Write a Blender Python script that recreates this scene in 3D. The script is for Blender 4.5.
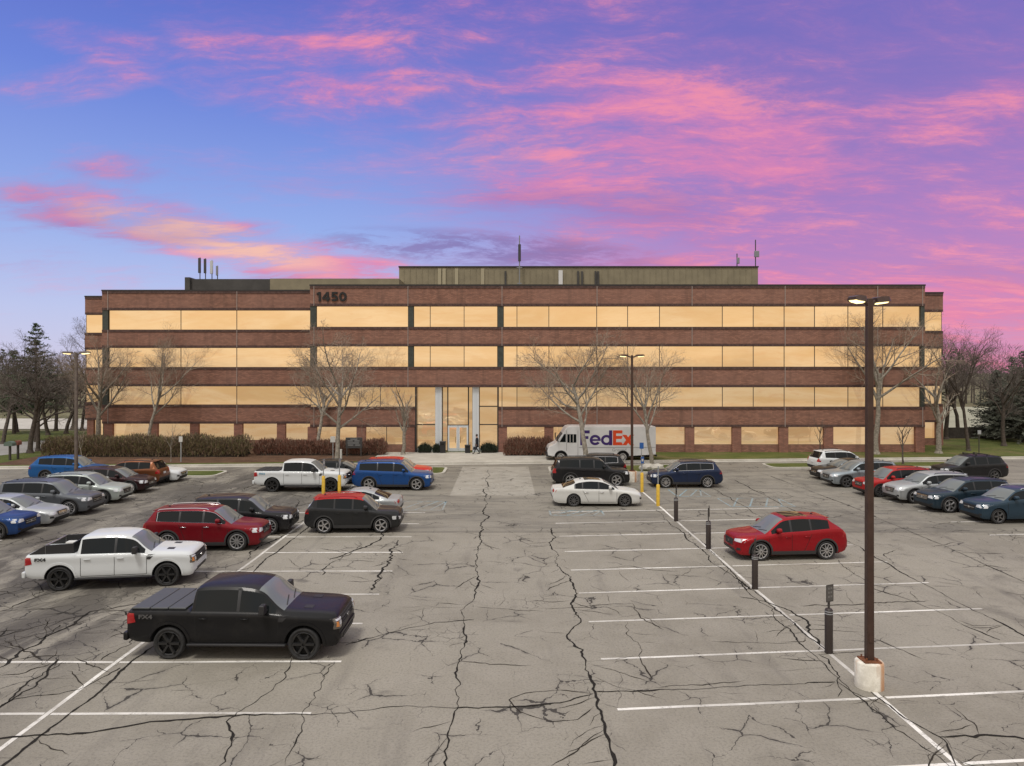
import bpy, bmesh, math, random
from mathutils import Vector, Matrix
from mathutils.bvhtree import BVHTree

for _o in list(bpy.data.objects):
    bpy.data.objects.remove(_o, do_unlink=True)
scene = bpy.context.scene
C = scene.collection
R = math.radians
PI = math.pi

# ------------------------------------------------------------------ camera
CAM_H, FOC, VPX, VPY = 7.5, 700.0, 505.0, 372.0
cd = bpy.data.cameras.new("camera")
cam = bpy.data.objects.new("camera", cd)
C.objects.link(cam)
cam.location = (0, 0, CAM_H)
cam.rotation_euler = (R(90), 0, 0)
cd.sensor_width = 36
cd.lens = FOC / 1024 * 36
cd.shift_x = (512 - VPX) / 1024
cd.shift_y = -(383 - VPY) / 1024
cd.clip_start = 0.1
cd.clip_end = 6000
scene.camera = cam

# ------------------------------------------------------------------ view
scene.view_settings.view_transform = 'Standard'
scene.view_settings.look = 'None'
scene.view_settings.gamma = 1
scene.view_settings.exposure = 0.0
scene.view_settings.use_curve_mapping = False
scene.render.engine = 'CYCLES'
scene.cycles.use_denoising = True
scene.cycles.max_bounces = 5
scene.cycles.diffuse_bounces = 3
scene.cycles.glossy_bounces = 3
scene.cycles.transparent_max_bounces = 6

# ------------------------------------------------------------------ node helper
class NT:
    def __init__(s, tree):
        s.t = tree
        tree.nodes.clear()
    def n(s, typ, ins=None, **props):
        nd = s.t.nodes.new(typ)
        for k, v in props.items():
            setattr(nd, k, v)
        for k, v in (ins or {}).items():
            so = nd.inputs[k]
            if hasattr(v, 'is_linked') or isinstance(v, bpy.types.NodeSocket):
                s.t.links.new(v, so)
            else:
                if so.type == 'RGBA' and len(v) == 3:
                    v = (*v, 1)
                so.default_value = v
        return nd
    def m(s, op, a, b=0.0, c=0.0, clamp=False):
        return s.n('ShaderNodeMath', {0: a, 1: b, 2: c}, operation=op, use_clamp=clamp).outputs[0]
    def mix(s, f, a, b, mode='MIX'):
        nd = s.n('ShaderNodeMix', data_type='RGBA', blend_type=mode)
        for k, v in ((0, f), (6, a), (7, b)):
            so = nd.inputs[k]
            if isinstance(v, bpy.types.NodeSocket):
                s.t.links.new(v, so)
            else:
                so.default_value = (*v, 1) if (k != 0 and len(v) == 3) else v
        return nd.outputs[2]
    def sm(s, x, lo, hi, a=0.0, b=1.0):
        return s.n('ShaderNodeMapRange', {0: x, 1: lo, 2: hi, 3: a, 4: b}, interpolation_type='SMOOTHSTEP').outputs[0]
    def noise(s, vec, scale, detail=4, rough=.5, dist=0.0, out=0):
        return s.n('ShaderNodeTexNoise', {'Vector': vec, 'Scale': scale, 'Detail': detail, 'Roughness': rough, 'Distortion': dist}).outputs[out]
    def ramp(s, x, stops):
        nd = s.n('ShaderNodeValToRGB', {0: x})
        cr = nd.color_ramp
        while len(cr.elements) < len(stops):
            cr.elements.new(0.5)
        for e, (p, c) in zip(cr.elements, stops):
            e.position = p
            e.color = (*c, 1)
        return nd.outputs[0]
    def mapping(s, vec, scale=(1, 1, 1), rot=(0, 0, 0), loc=(0, 0, 0)):
        return s.n('ShaderNodeMapping', {'Vector': vec, 'Location': loc, 'Rotation': rot, 'Scale': scale}).outputs[0]

def srgb(r, g, b):
    f = lambda c: (c / 255 / 12.92) if c / 255 <= .04045 else ((c / 255 + .055) / 1.055) ** 2.4
    return (f(r), f(g), f(b))

# ------------------------------------------------------------------ world: sunset sky with pink cloud
SUN_EL, SUN_AZ = R(64), R(205)      # sun behind and left of the camera (compass angle from +Y, clockwise)
world = bpy.data.worlds.new("World")
scene.world = world
world.use_nodes = True
w = NT(world.node_tree)
tc = w.n('ShaderNodeTexCoord').outputs['Generated']
sep = w.n('ShaderNodeSeparateXYZ', {0: tc})
dx, dy, dz = sep.outputs
zz = w.m('MAXIMUM', dz, 0.0)
den = w.m('ADD', zz, 0.16)
pv = w.n('ShaderNodeCombineXYZ', {0: w.m('DIVIDE', dx, den), 1: w.m('DIVIDE', dy, den), 2: 0.0}).outputs[0]
# clear-sky colour, left and right of the view (u, v: tangents of azimuth and height)
yy = w.m('MAXIMUM', dy, 0.05)
u_ = w.m('DIVIDE', dx, yy)
v_ = w.m('DIVIDE', zz, yy)
left = w.ramp(w.m('MULTIPLY', zz, 2.0), [(0.0, srgb(212, 206, 232)), (.16, srgb(190, 198, 238)), (.38, srgb(150, 174, 236)), (.7, srgb(108, 132, 220)), (1.0, srgb(88, 98, 194))])
right = w.ramp(w.m('MULTIPLY', zz, 2.0), [(0.0, srgb(228, 158, 190)), (.16, srgb(200, 130, 188)), (.4, srgb(166, 122, 194)), (.7, srgb(130, 112, 192)), (1.0, srgb(106, 102, 190))])
base = w.mix(w.sm(u_, -.30, .42), left, right)
warp = w.noise(pv, 1.1, 4, .55, 0, 1)
pw = w.n('ShaderNodeVectorMath', {0: pv, 1: w.n('ShaderNodeVectorMath', {0: warp, 'Scale': .38}, operation='SCALE').outputs[0]}, operation='ADD').outputs[0]
n1 = w.noise(w.mapping(pw, (.42, 1.10, 1), (0, 0, R(-22)), (3.1, 1.7, 0)), 1.3, 9, .62, .10)
n2 = w.noise(w.mapping(pw, (.70, 1.6, 1), (0, 0, R(-17)), (7.3, 4.2, 0)), 3.8, 12, .72, .10)
n3 = w.noise(w.mapping(pv, (.5, .9, 1), (0, 0, R(-18)), (1.3, 9.1, 0)), 1.0, 4, .55, 0)
def blob(uc, vc, ru, rv, slant=0.0):
    du = w.m('SUBTRACT', u_, uc)
    dv = w.m('SUBTRACT', w.m('SUBTRACT', v_, vc), w.m('MULTIPLY', du, slant))
    e = w.m('ADD', w.m('POWER', w.m('DIVIDE', du, ru), 2.0), w.m('POWER', w.m('DIVIDE', dv, rv), 2.0))
    return w.sm(e, 1.6, 0.0)
# cloud cover: a broad deck on the right and top, a ragged edge running down to the right, loose banks on the left
diag = w.m('ADD', w.m('MULTIPLY', u_, .52), w.m('MULTIPLY', v_, .855))
cov = w.m('MULTIPLY', w.sm(diag, .06, .34), .20)
for uc, vc, ru, rv, sl, am in ((-.34, .43, .22, .08, -.12, .17), (-.63, .41, .13, .035, .12, .23), (-.58, .30, .08, .025, -.2, .10), (.06, .46, .30, .09, -.1, .06), (.25, .35, .26, .06, -.25, .09), (-.60, .475, .10, .03, -.1, .20), (-.40, .185, .34, .045, -.22, .235), (-.62, .13, .2, .035, 0, .13), (.05, .16, .30, .035, -.10, .10), (.5, .13, .5, .12, 0, .06)):
    cov = w.m('ADD', cov, w.m('MULTIPLY', blob(uc, vc, ru, rv, sl), am))
dens = w.m('ADD', w.m('ADD', w.m('MULTIPLY', n1, .56), w.m('MULTIPLY', n2, .44)), cov)
dens = w.m('ADD', dens, w.m('MULTIPLY', w.m('SUBTRACT', n3, .5), .30))
cl = w.m('MULTIPLY', w.sm(dens, .54, .78), w.sm(w.m('ADD', n2, w.m('MULTIPLY', n1, .5)), .55, .86, .45, 1.0))
core = w.sm(dens, .65, .82)
pink = w.mix(w.sm(zz, .0, .40), srgb(234, 126, 166), srgb(218, 130, 184))
pink = w.mix(w.m('MULTIPLY', w.sm(n2, .46, .66), .9), pink, srgb(250, 146, 168))
hot = w.m('MULTIPLY', blob(-.44, .195, .20, .03, -.22), core)
pink = w.mix(w.m('MULTIPLY', hot, .8), pink, srgb(255, 204, 168))
shade = w.mix(w.sm(zz, .05, .35), srgb(150, 96, 156), srgb(134, 104, 186))
cloudc = w.mix(core, w.mix(.34, base, pink), pink)
cloudc = w.mix(w.m('MULTIPLY', w.sm(n3, .48, .70), .62), cloudc, shade)
dark = w.m('MULTIPLY', blob(-.02, .175, .24, .026, -.06), w.sm(n2, .40, .56))
front = w.mix(w.m('MULTIPLY', cl, .95), base, cloudc)
front = w.mix(w.m('MULTIPLY', dark, .75), front, srgb(122, 104, 168))
# the sky opposite: bright, warm low down (what the gold glass mirrors), pale overhead
n4 = w.noise(w.n('ShaderNodeCombineXYZ', {0: w.m('MULTIPLY', dx, 2.6), 1: w.m('MULTIPLY', dz, 11.0), 2: dy}).outputs[0], 1.6, 8, .62, .5)
back = w.ramp(w.m('MULTIPLY', zz, 1.4), [(0.0, (.36, .29, .22)), (.03, (.74, .56, .36)), (.16, (.95, .72, .46)), (.45, (.80, .78, .76)), (1.0, (.86, .87, .89))])
back = w.mix(w.sm(n4, .40, .62), back, w.mix(.6, back, (1.18, 1.0, .80)))
bf = w.m('MAXIMUM', w.sm(dy, .45, -.10), w.sm(dz, .48, .64))
sky = w.mix(bf, front, back)
bg1 = w.n('ShaderNodeBackground', {'Color': sky, 'Strength': .92})
nish = w.n('ShaderNodeTexSky', sky_type='NISHITA', sun_disc=False, sun_elevation=SUN_EL, sun_rotation=SUN_AZ, air_density=1.0, dust_density=1.5)
w.n('ShaderNodeOutputWorld', {0: w.n('ShaderNodeAddShader', {0: bg1.outputs[0], 1: w.n('ShaderNodeBackground', {'Color': nish.outputs[0], 'Strength': .012}).outputs[0]}).outputs[0]})

sd = bpy.data.lights.new("sun", 'SUN')
sd.energy = 2.0
sd.angle = R(13)
sd.color = (1, .95, .88)
sun = bpy.data.objects.new("sun", sd)
C.objects.link(sun)
sun.location = (-20, -40, 60)
_sdir = Vector((math.sin(SUN_AZ) * math.cos(SUN_EL), math.cos(SUN_AZ) * math.cos(SUN_EL), math.sin(SUN_EL)))
sun.rotation_euler = (-_sdir).to_track_quat('-Z', 'Y').to_euler()

# ------------------------------------------------------------------ materials
MATS = {}
def mat(name, col, rough=.6, metal=0.0, coat=0.0, spec=.5, emit=None, estr=0.0, ior=1.45, vary=0.0, vscale=3.0, bump=0.0):
    if name in MATS:
        return MATS[name]
    m = bpy.data.materials.new(name)
    m.use_nodes = True
    t = NT(m.node_tree)
    c = (*col, 1)
    ins = {'Base Color': c, 'Roughness': rough, 'Metallic': metal, 'IOR': ior, 'Coat Weight': coat, 'Coat Roughness': .04, 'Specular IOR Level': spec}
    if vary or bump:
        oc = t.n('ShaderNodeTexCoord').outputs['Object']
        nz = t.noise(oc, vscale, 6, .6)
        if vary:
            ins['Base Color'] = t.mix(t.sm(nz, .3, .7), tuple(x * (1 - vary) for x in col), tuple(min(1, x * (1 + vary)) for x in col))
        if bump:
            ins['Normal'] = t.n('ShaderNodeBump', {'Height': nz, 'Strength': bump, 'Distance': .05}).outputs[0]
    if emit:
        ins['Emission Color'] = (*emit, 1)
        ins['Emission Strength'] = estr
    p = t.n('ShaderNodeBsdfPrincipled', ins)
    t.n('ShaderNodeOutputMaterial', {0: p.outputs[0]})
    MATS[name] = m
    return m

def paint(name, col, metal=.25, rough=.42, coat=.36):
    """car paint: clear coat over a slightly dusty colour"""
    if name in MATS:
        return MATS[name]
    m = bpy.data.materials.new(name)
    m.use_nodes = True
    t = NT(m.node_tree)
    oc = t.n('ShaderNodeTexCoord').outputs['Object']
    oz = t.n('ShaderNodeSeparateXYZ', {0: oc}).outputs[2]
    nz = t.noise(oc, 2.2, 6, .65)
    dirt = t.m('MULTIPLY', t.sm(t.m('ADD', oz, t.m('MULTIPLY', nz, .5)), .95, .35), .07)     # road dirt on the lower body
    dirt = t.m('ADD', dirt, t.m('MULTIPLY', t.sm(nz, .45, .8), .06))
    colr = t.mix(dirt, col, (.16, .145, .125))
    p = t.n('ShaderNodeBsdfPrincipled', {'Base Color': colr, 'Metallic': metal, 'Roughness': t.m('ADD', rough, t.m('MULTIPLY', dirt, .5)),
            'Specular IOR Level': .16, 'Coat Weight': t.m('SUBTRACT', coat, t.m('MULTIPLY', dirt, 2.0), clamp=True), 'Coat Roughness': .06, 'Coat IOR': 1.4})
    t.n('ShaderNodeOutputMaterial', {0: p.outputs[0]})
    MATS[name] = m
    return m

BLACK = mat('black_trim', (.018, .018, .02), .5)
RUBBER = mat('tyre_rubber', (.02, .02, .021), .8, vary=.3, vscale=9)
DARKIN = mat('dark_underbody', (.008, .008, .008), .9)
GLASS_S = mat('tinted_side_glass', (.008, .010, .011), .05, ior=1.33)
GLASS_W = mat('windscreen_glass', (.15, .165, .168), .07, ior=1.33)
CHROME = mat('chrome_trim', (.7, .7, .72), .15, 1.0)
ALLOY = mat('silver_alloy', (.48, .48, .49), .32, .8)
ALLOY_B = mat('black_alloy', (.05, .05, .052), .22, .7)
ALLOY_G = mat('grey_alloy', (.16, .16, .165), .32, .7)
LENS = mat('headlight_lens', (.55, .57, .60), .08, 0, 1.0)
LENS_AM = mat('amber_lens', (.55, .20, .04), .15, 0, 1.0)
TAIL = mat('red_tail_lens', (.32, .008, .01), .12, 0, 1.0)
PLATE = mat('licence_plate', (.6, .62, .66), .5)
CLAD = mat('grey_cladding', (.035, .035, .037), .65)

# ------------------------------------------------------------------ mesh helper
class MB:
    def __init__(s):
        s.v = []; s.f = []; s.mi = []
    def add(s, vs, fs, m=0):
        b = len(s.v)
        s.v.extend([tuple(p) for p in vs])
        s.f.extend([tuple(i + b for i in q) for q in fs])
        s.mi.extend([m] * len(fs))
    def box(s, c, d, m=0, rz=0.0, top=1.0, rx=0.0, ry=0.0):
        hx, hy, hz = d[0] / 2, d[1] / 2, d[2] / 2
        M = Matrix.Translation(c) @ Matrix.Rotation(rz, 4, 'Z') @ Matrix.Rotation(ry, 4, 'Y') @ Matrix.Rotation(rx, 4, 'X')
        vs = []
        for z, k in ((-hz, 1), (hz, top)):
            for x, y in ((-hx, -hy), (hx, -hy), (hx, hy), (-hx, hy)):
                vs.append(M @ Vector((x * k, y * k, z)))
        s.add(vs, [(0, 3, 2, 1), (4, 5, 6, 7), (0, 1, 5, 4), (1, 2, 6, 5), (2, 3, 7, 6), (3, 0, 4, 7)], m)
        return s
    def b(s, x0, x1, y0, y1, z0, z1, m=0):
        return s.box(((x0 + x1) / 2, (y0 + y1) / 2, (z0 + z1) / 2), (x1 - x0, y1 - y0, z1 - z0), m)
    def tube(s, pts, rad, n=6, m=0, cap=True):
        pts = [Vector(p) for p in pts]
        k = len(pts)
        if not hasattr(rad, '__len__'):
            rad = [rad] * k
        base = len(s.v)
        d0 = (pts[1] - pts[0]).normalized()
        a = Vector((0, 0, 1)) if abs(d0.z) < .9 else Vector((1, 0, 0))
        u = d0.cross(a).normalized()
        for i in range(k):
            d = (pts[min(i + 1, k - 1)] - pts[max(i - 1, 0)])
            if d.length < 1e-9:
                d = d0
            d.normalize()
            u = (u - d * u.dot(d))
            u = u.normalized() if u.length > 1e-6 else d.orthogonal().normalized()
            vv = d.cross(u)
            for j in range(n):
                t = 2 * PI * j / n
                s.v.append(tuple(pts[i] + (u * math.cos(t) + vv * math.sin(t)) * rad[i]))
        for i in range(k - 1):
            for j in range(n):
                a0 = base + i * n + j; a1 = base + i * n + (j + 1) % n
                s.f.append((a0, a1, a1 + n, a0 + n)); s.mi.append(m)
        if cap:
            s.f.append(tuple(base + j for j in reversed(range(n)))); s.mi.append(m)
            s.f.append(tuple(base + (k - 1) * n + j for j in range(n))); s.mi.append(m)
        return s
    def lathe(s, prof, n=24, m=0, axis='z', c=(0, 0, 0), closed=False):
        base = len(s.v)
        for (r, h) in prof:
            for j in range(n):
                t = 2 * PI * j / n
                a, b_ = r * math.cos(t), r * math.sin(t)
                p = (a, b_, h) if axis == 'z' else (a, h, -b_)
                s.v.append((p[0] + c[0], p[1] + c[1], p[2] + c[2]))
        k = len(prof)
        for i in range(k if closed else k - 1):
            i2 = (i + 1) % k
            for j in range(n):
                j2 = (j + 1) % n
                s.f.append((base + i * n + j, base + i * n + j2, base + i2 * n + j2, base + i2 * n + j)); s.mi.append(m)
        return s
    def prism(s, poly, y0, y1, m=0, plane='xz'):
        """polygon in xz (or xy) extruded along the third axis"""
        n = len(poly)
        if plane == 'xz':
            vs = [(p[0], y0, p[1]) for p in poly] + [(p[0], y1, p[1]) for p in poly]
        else:
            vs = [(p[0], p[1], y0) for p in poly] + [(p[0], p[1], y1) for p in poly]
        fs = [tuple(range(n)), tuple(range(2 * n - 1, n - 1, -1))] + [(i, n + i, n + (i + 1) % n, (i + 1) % n) for i in range(n)]
        s.add(vs, fs, m)
        return s
    def mesh(s, name, mats, sharp=32, fix=True):
        me = bpy.data.meshes.new(name)
        me.from_pydata(s.v, [], s.f)
        for mm in (mats if isinstance(mats, (list, tuple)) else [mats]):
            me.materials.append(mm)
        if len(me.polygons):
            me.polygons.foreach_set('material_index', s.mi)
            if fix and len(s.f) < 60000:
                bm = bmesh.new(); bm.from_mesh(me)
                bmesh.ops.recalc_face_normals(bm, faces=bm.faces)
                bm.to_mesh(me); bm.free()
            if sharp is not None:
                me.polygons.foreach_set('use_smooth', [True] * len(me.polygons))
                me.set_sharp_from_angle(angle=R(sharp))
        me.update()
        return me
    def build(s, name, mats, parent=None, sharp=32, loc=None, rz=None, fix=True):
        return link(name, s.mesh(name, mats, sharp, fix), parent, loc, rz)

def link(name, me, parent=None, loc=None, rz=None):
    o = bpy.data.objects.new(name, me)
    C.objects.link(o)
    if parent: o.parent = parent
    if loc is not None: o.location = loc
    if rz is not None: o.rotation_euler = (0, 0, rz)
    return o

def tag(o, label, cat, group=None):
    o['label'] = label; o['category'] = cat
    if group: o['group'] = group
    return o
def thing(name, label, cat, loc=(0, 0, 0), rz=0.0, group=None):
    o = bpy.data.objects.new(name, None)
    C.objects.link(o)
    o.empty_display_size = .3
    o.location = loc; o.rotation_euler = (0, 0, rz)
    return tag(o, label, cat, group)
def struct(o):
    o['kind'] = 'structure'; return o
def bevel(o, wdt, seg=2):
    md = o.modifiers.new('bevel', 'BEVEL'); md.width = wdt; md.segments = seg; md.limit_method = 'ANGLE'
    return o

def G(px, py, z=0.0):
    """a point of the ground seen at a photo pixel"""
    d = FOC * (CAM_H - z) / (py - VPY)
    return Vector(((px - VPX) * d / FOC, d, z))

def text_mesh(txt, size, mats, extrude=.01, bold=0.0, name='lettering', sx=1.0, align='CENTER'):
    cu = bpy.data.curves.new(name, 'FONT')
    cu.body = txt; cu.size = size; cu.extrude = extrude; cu.offset = bold; cu.align_x = align
    if txt == '1450': cu.space_character = 1.06
    cu.resolution_u = 3
    o = bpy.data.objects.new(name, cu)
    C.objects.link(o)
    bpy.context.view_layer.update()
    me = bpy.data.meshes.new_from_object(o.evaluated_get(bpy.context.evaluated_depsgraph_get()))
    bpy.data.objects.remove(o, do_unlink=True)
    bpy.data.curves.remove(cu)
    me.name = name
    me.materials.clear()
    me.materials.append(mats)
    me.polygons.foreach_set('material_index', [0] * len(me.polygons))
    if sx != 1:
        me.transform(Matrix.Diagonal((sx, 1, 1, 1)))
    return me
# ================================================================== ground, lot, lines
def curb_y(x):                      # front kerb of the drive, runs slightly askew
    return 57.6 + .075 * x

def ground_mat(name, c1, c2, scale=.5, fine=14.0, bump=.4, c3=None):
    m = bpy.data.materials.new(name); m.use_nodes = True
    t = NT(m.node_tree)
    oc = t.n('ShaderNodeTexCoord').outputs['Object']
    a = t.noise(oc, scale, 8, .65)
    b = t.noise(oc, fine, 5, .7)
    col = t.mix(t.sm(t.m('ADD', t.m('MULTIPLY', a, .6), t.m('MULTIPLY', b, .4)), .36, .64), c1, c2)
    if c3:
        col = t.mix(t.sm(t.noise(oc, scale * .6, 6, .7, 1.0), .5, .66), col, c3)
    nb = t.n('ShaderNodeBump', {'Height': b, 'Strength': bump, 'Distance': .08}).outputs[0]
    p = t.n('ShaderNodeBsdfPrincipled', {'Base Color': col, 'Roughness': .95, 'Specular IOR Level': .2, 'Normal': nb})
    t.n('ShaderNodeOutputMaterial', {0: p.outputs[0]})
    return m

GRASS = ground_mat('winter_grass', (.055, .075, .016), (.125, .135, .038), .35, 9, .8, (.15, .125, .055))
FIELD = ground_mat('far_field', (.10, .095, .05), (.19, .175, .10), .05, 1.5, .2, (.12, .10, .06))
MULCH = ground_mat('bark_mulch', (.075, .042, .026), (.14, .082, .052), .8, 16, .8)
CONC = ground_mat('pale_concrete', (.36, .34, .30), (.50, .48, .43), .6, 18, .15)
ROADM = ground_mat('worn_road', (.23, .22, .21), (.31, .30, .285), .3, 12, .2)

def lot_mat():
    m = bpy.data.materials.new('cracked_asphalt'); m.use_nodes = True
    t = NT(m.node_tree)
    oc = t.n('ShaderNodeTexCoord').outputs['Object']
    sp = t.n('ShaderNodeSeparateXYZ', {0: oc})
    X, Y = sp.outputs[0], sp.outputs[1]
    big = t.noise(oc, .11, 6, .6, .6)
    mid = t.noise(oc, .9, 7, .65)
    stk = t.noise(t.mapping(oc, (1.3, .16, 1)), .8, 6, .65)          # wear along the direction of travel
    fine = t.noise(oc, 16, 5, .75)
    grit = t.n('ShaderNodeTexVoronoi', {'Vector': oc, 'Scale': 42.0}).outputs['Distance']
    col = t.mix(t.sm(big, .34, .66), (.212, .194, .160), (.280, .259, .217))
    col = t.mix(t.m('MULTIPLY', t.sm(mid, .35, .7), .5), col, (.30, .277, .238))
    col = t.mix(t.m('MULTIPLY', t.sm(stk, .52, .74), .42), col, (.115, .105, .094))
    col = t.mix(t.m('MULTIPLY', t.sm(fine, .45, .70), .55), col, (.11, .10, .088))
    col = t.mix(t.m('MULTIPLY', t.sm(grit, .32, .08), .42), col, (.36, .335, .30))
    # grime and tyre wear: bands where cars drive and nose into their stalls
    gl = t.m('MULTIPLY', t.sm(X, -24, -20), t.sm(X, -9.9, -12.5))
    gl = t.m('MULTIPLY', gl, t.sm(t.noise(t.mapping(oc, (.7, .22, 1)), .9, 6, .65, .8), .35, .56))
    col = t.mix(t.m('MULTIPLY', gl, .85), col, (.060, .053, .047))
    gr = t.m('MULTIPLY', t.sm(X, 11, 17), t.sm(X, 29, 24))
    gr = t.m('MULTIPLY', gr, t.sm(t.noise(t.mapping(oc, (.7, .3, 1), loc=(4, 2, 0)), .8, 6, .65, .8), .50, .68))
    col = t.mix(t.m('MULTIPLY', gr, .5), col, (.085, .077, .068))
    # older, greyer surface beyond the cross joint, and the pale concrete approach to the entrance
    far = t.sm(Y, 32.6, 33.0)
    fst = t.sm(t.noise(t.mapping(oc, (.22, 1.1, 1), loc=(1, 3, 0)), 1.0, 6, .65, .4), .44, .64)
    col = t.mix(t.m('MULTIPLY', far, t.m('ADD', .16, t.m('MULTIPLY', fst, .42))), col, (.105, .098, .088))
    appr = t.m('MULTIPLY', t.m('MULTIPLY', t.sm(X, -3.4, -3.3), t.sm(X, 1.9, 1.8)), t.m('MULTIPLY', t.sm(Y, 42.4, 42.6), t.sm(Y, 55.6, 55.4)))
    col = t.mix(t.m('MULTIPLY', appr, .75), col, t.mix(t.sm(mid, .3, .7), (.29, .27, .235), (.37, .35, .31)))
    jn = t.m('MAXIMUM', t.m('MULTIPLY', t.sm(t.m('ABSOLUTE', t.m('SUBTRACT', Y, 32.8)), .07, .03), t.sm(X, -10, -9.9)), 0.0)
    col = t.mix(t.m('MULTIPLY', jn, t.sm(mid, .35, .5, .3, .9)), col, (.04, .036, .03))
    # oil drips in the stalls
    oil = t.sm(t.noise(t.mapping(oc, (.55, .9, 1), loc=(2, 5, 0)), 1.1, 5, .55, .3), .62, .76)
    col = t.mix(t.m('MULTIPLY', oil, .6), col, (.07, .063, .057))
    # fine hairline crazing
    wv = t.n('ShaderNodeVectorMath', {0: oc, 1: t.n('ShaderNodeVectorMath', {0: t.noise(oc, 1.3, 4, .6, 0, 1), 'Scale': .5}, operation='SCALE').outputs[0]}, operation='ADD').outputs[0]
    vo = t.n('ShaderNodeTexVoronoi', {'Vector': wv, 'Scale': .8}, feature='DISTANCE_TO_EDGE').outputs['Distance']
    wid = t.m('MULTIPLY', t.sm(t.noise(oc, .5, 4, .6), .46, .70), .020)
    cr = t.m('LESS_THAN', vo, wid)
    vo2 = t.n('ShaderNodeTexVoronoi', {'Vector': wv, 'Scale': 1.25}, feature='DISTANCE_TO_EDGE').outputs['Distance']
    w2 = t.m('MULTIPLY', t.m('MULTIPLY', t.sm(X, -25, -20), t.sm(X, -9.5, -12)), t.m('MULTIPLY', t.sm(t.noise(oc, .3, 4, .6), .44, .66), .034))
    cr = t.m('MAXIMUM', cr, t.m('LESS_THAN', vo2, w2))
    vo3 = t.n('ShaderNodeTexVoronoi', {'Vector': wv, 'Scale': 2.1}, feature='DISTANCE_TO_EDGE').outputs['Distance']
    w3 = t.m('MULTIPLY', t.sm(t.noise(oc, .34, 5, .6), .55, .70), .026)
    cr = t.m('MAXIMUM', cr, t.m('MULTIPLY', t.m('LESS_THAN', vo3, w3), .75))
    col = t.mix(t.m('MULTIPLY', t.sm(vo, .10, .0), t.m('MULTIPLY', t.sm(wid, .0, .02), .35)), col, (.10, .09, .08))
    col = t.mix(t.m('MULTIPLY', cr, .88), col, (.028, .025, .022))
    nb = t.n('ShaderNodeBump', {'Height': t.m('SUBTRACT', t.m('ADD', fine, t.m('MULTIPLY', mid, .6)), t.m('MULTIPLY', cr, 1.5)), 'Strength': .35, 'Distance': .03}).outputs[0]
    p = t.n('ShaderNodeBsdfPrincipled', {'Base Color': col, 'Roughness': t.m('ADD', .72, t.m('MULTIPLY', fine, .2)), 'Specular IOR Level': .35, 'Normal': nb})
    t.n('ShaderNodeOutputMaterial', {0: p.outputs[0]})
    return m
ASPH = lot_mat()

def line_mat(name, col, lo, hi):
    m = bpy.data.materials.new(name); m.use_nodes = True
    t = NT(m.node_tree)
    oc = t.n('ShaderNodeTexCoord').outputs['Object']
    a = t.noise(oc, 3.5, 7, .75)
    b = t.noise(oc, 22, 4, .7)
    wear = t.sm(t.m('ADD', t.m('MULTIPLY', a, .65), t.m('MULTIPLY', b, .35)), lo, hi)
    far = t.m('MULTIPLY', t.sm(t.noise(oc, .25, 4, .6), .38, .60), .60)
    c = t.mix(wear, col, (.22, .20, .175))
    c = t.mix(far, c, (.25, .23, .20))
    p = t.n('ShaderNodeBsdfPrincipled', {'Base Color': c, 'Roughness': .8})
    t.n('ShaderNodeOutputMaterial', {0: p.outputs[0]})
    return m
LINEW = line_mat('worn_white_paint', (.74, .72, .68), .50, .66)
LINEB = line_mat('worn_blue_paint', (.20, .36, .44), .38, .60)
CRACKM = mat('crack_filler', (.022, .020, .018), .95, spec=.1)
STAINM = mat('open_crack', (.035, .030, .026), 1.0, spec=.05)

def sheet(name, pts, z, m, sub=0):
    mb = MB()
    mb.add([(p[0], p[1], z) for p in pts], [tuple(range(len(pts)))])
    return struct(mb.build(name, m, sharp=None))

# ground to the horizon
sheet('ground', [(-3000, -600), (3000, -600), (3000, 4000), (-3000, 4000)], -.06, FIELD)
sheet('parking_lot', [(-75, -45), (75, -45), (75, curb_y(75)), (-75, curb_y(-75))], 0, ASPH)
sheet('lawn', [(-120, curb_y(-120)), (120, curb_y(120)), (120, 88), (-120, 88)], .10, GRASS)

# front kerb: a real step
def curb_run(pts, name='kerb', wd=.2, h=.13):
    mb = MB()
    n = len(pts)
    P = [Vector((p[0], p[1], 0)) for p in pts]
    closed = (P[0] - P[-1]).length < 1e-6
    offs = []
    for i in range(n):
        if closed:
            a, b = P[(i - 1) % (n - 1)], P[(i + 1) % (n - 1)]
        else:
            a, b = P[max(0, i - 1)], P[min(n - 1, i + 1)]
        d = (b - a).normalized()
        offs.append(Vector((-d.y, d.x, 0)))
    vs = []
    for p, o in zip(P, offs):
        q = p + o * wd
        vs += [(p.x, p.y, -.02), (p.x + o.x * .02, p.y + o.y * .02, h), (q.x, q.y, h + .005), (q.x, q.y, -.02)]
    fs = []
    for i in range(n - 1):
        for j in range(3):
            a = i * 4 + j
            fs.append((a, a + 1, a + 5, a + 4))
    mb.add(vs, fs)
    return struct(mb.build(name, CONC, sharp=40))
curb_run([(x, curb_y(x) - .22) for x in range(-75, 76, 3)], wd=.35)
mbg = MB()      # concrete gutter pan in front of the kerb
for x in range(-75, 75, 5):
    mbg.add([(x + .02, curb_y(x) - .75, .006), (x + 4.98, curb_y(x + 5) - .75, .006), (x + 4.98, curb_y(x + 5) - .2, .006), (x + .02, curb_y(x) - .2, .006)], [(0, 1, 2, 3)])
struct(mbg.build('gutter', CONC, sharp=None))

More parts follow.
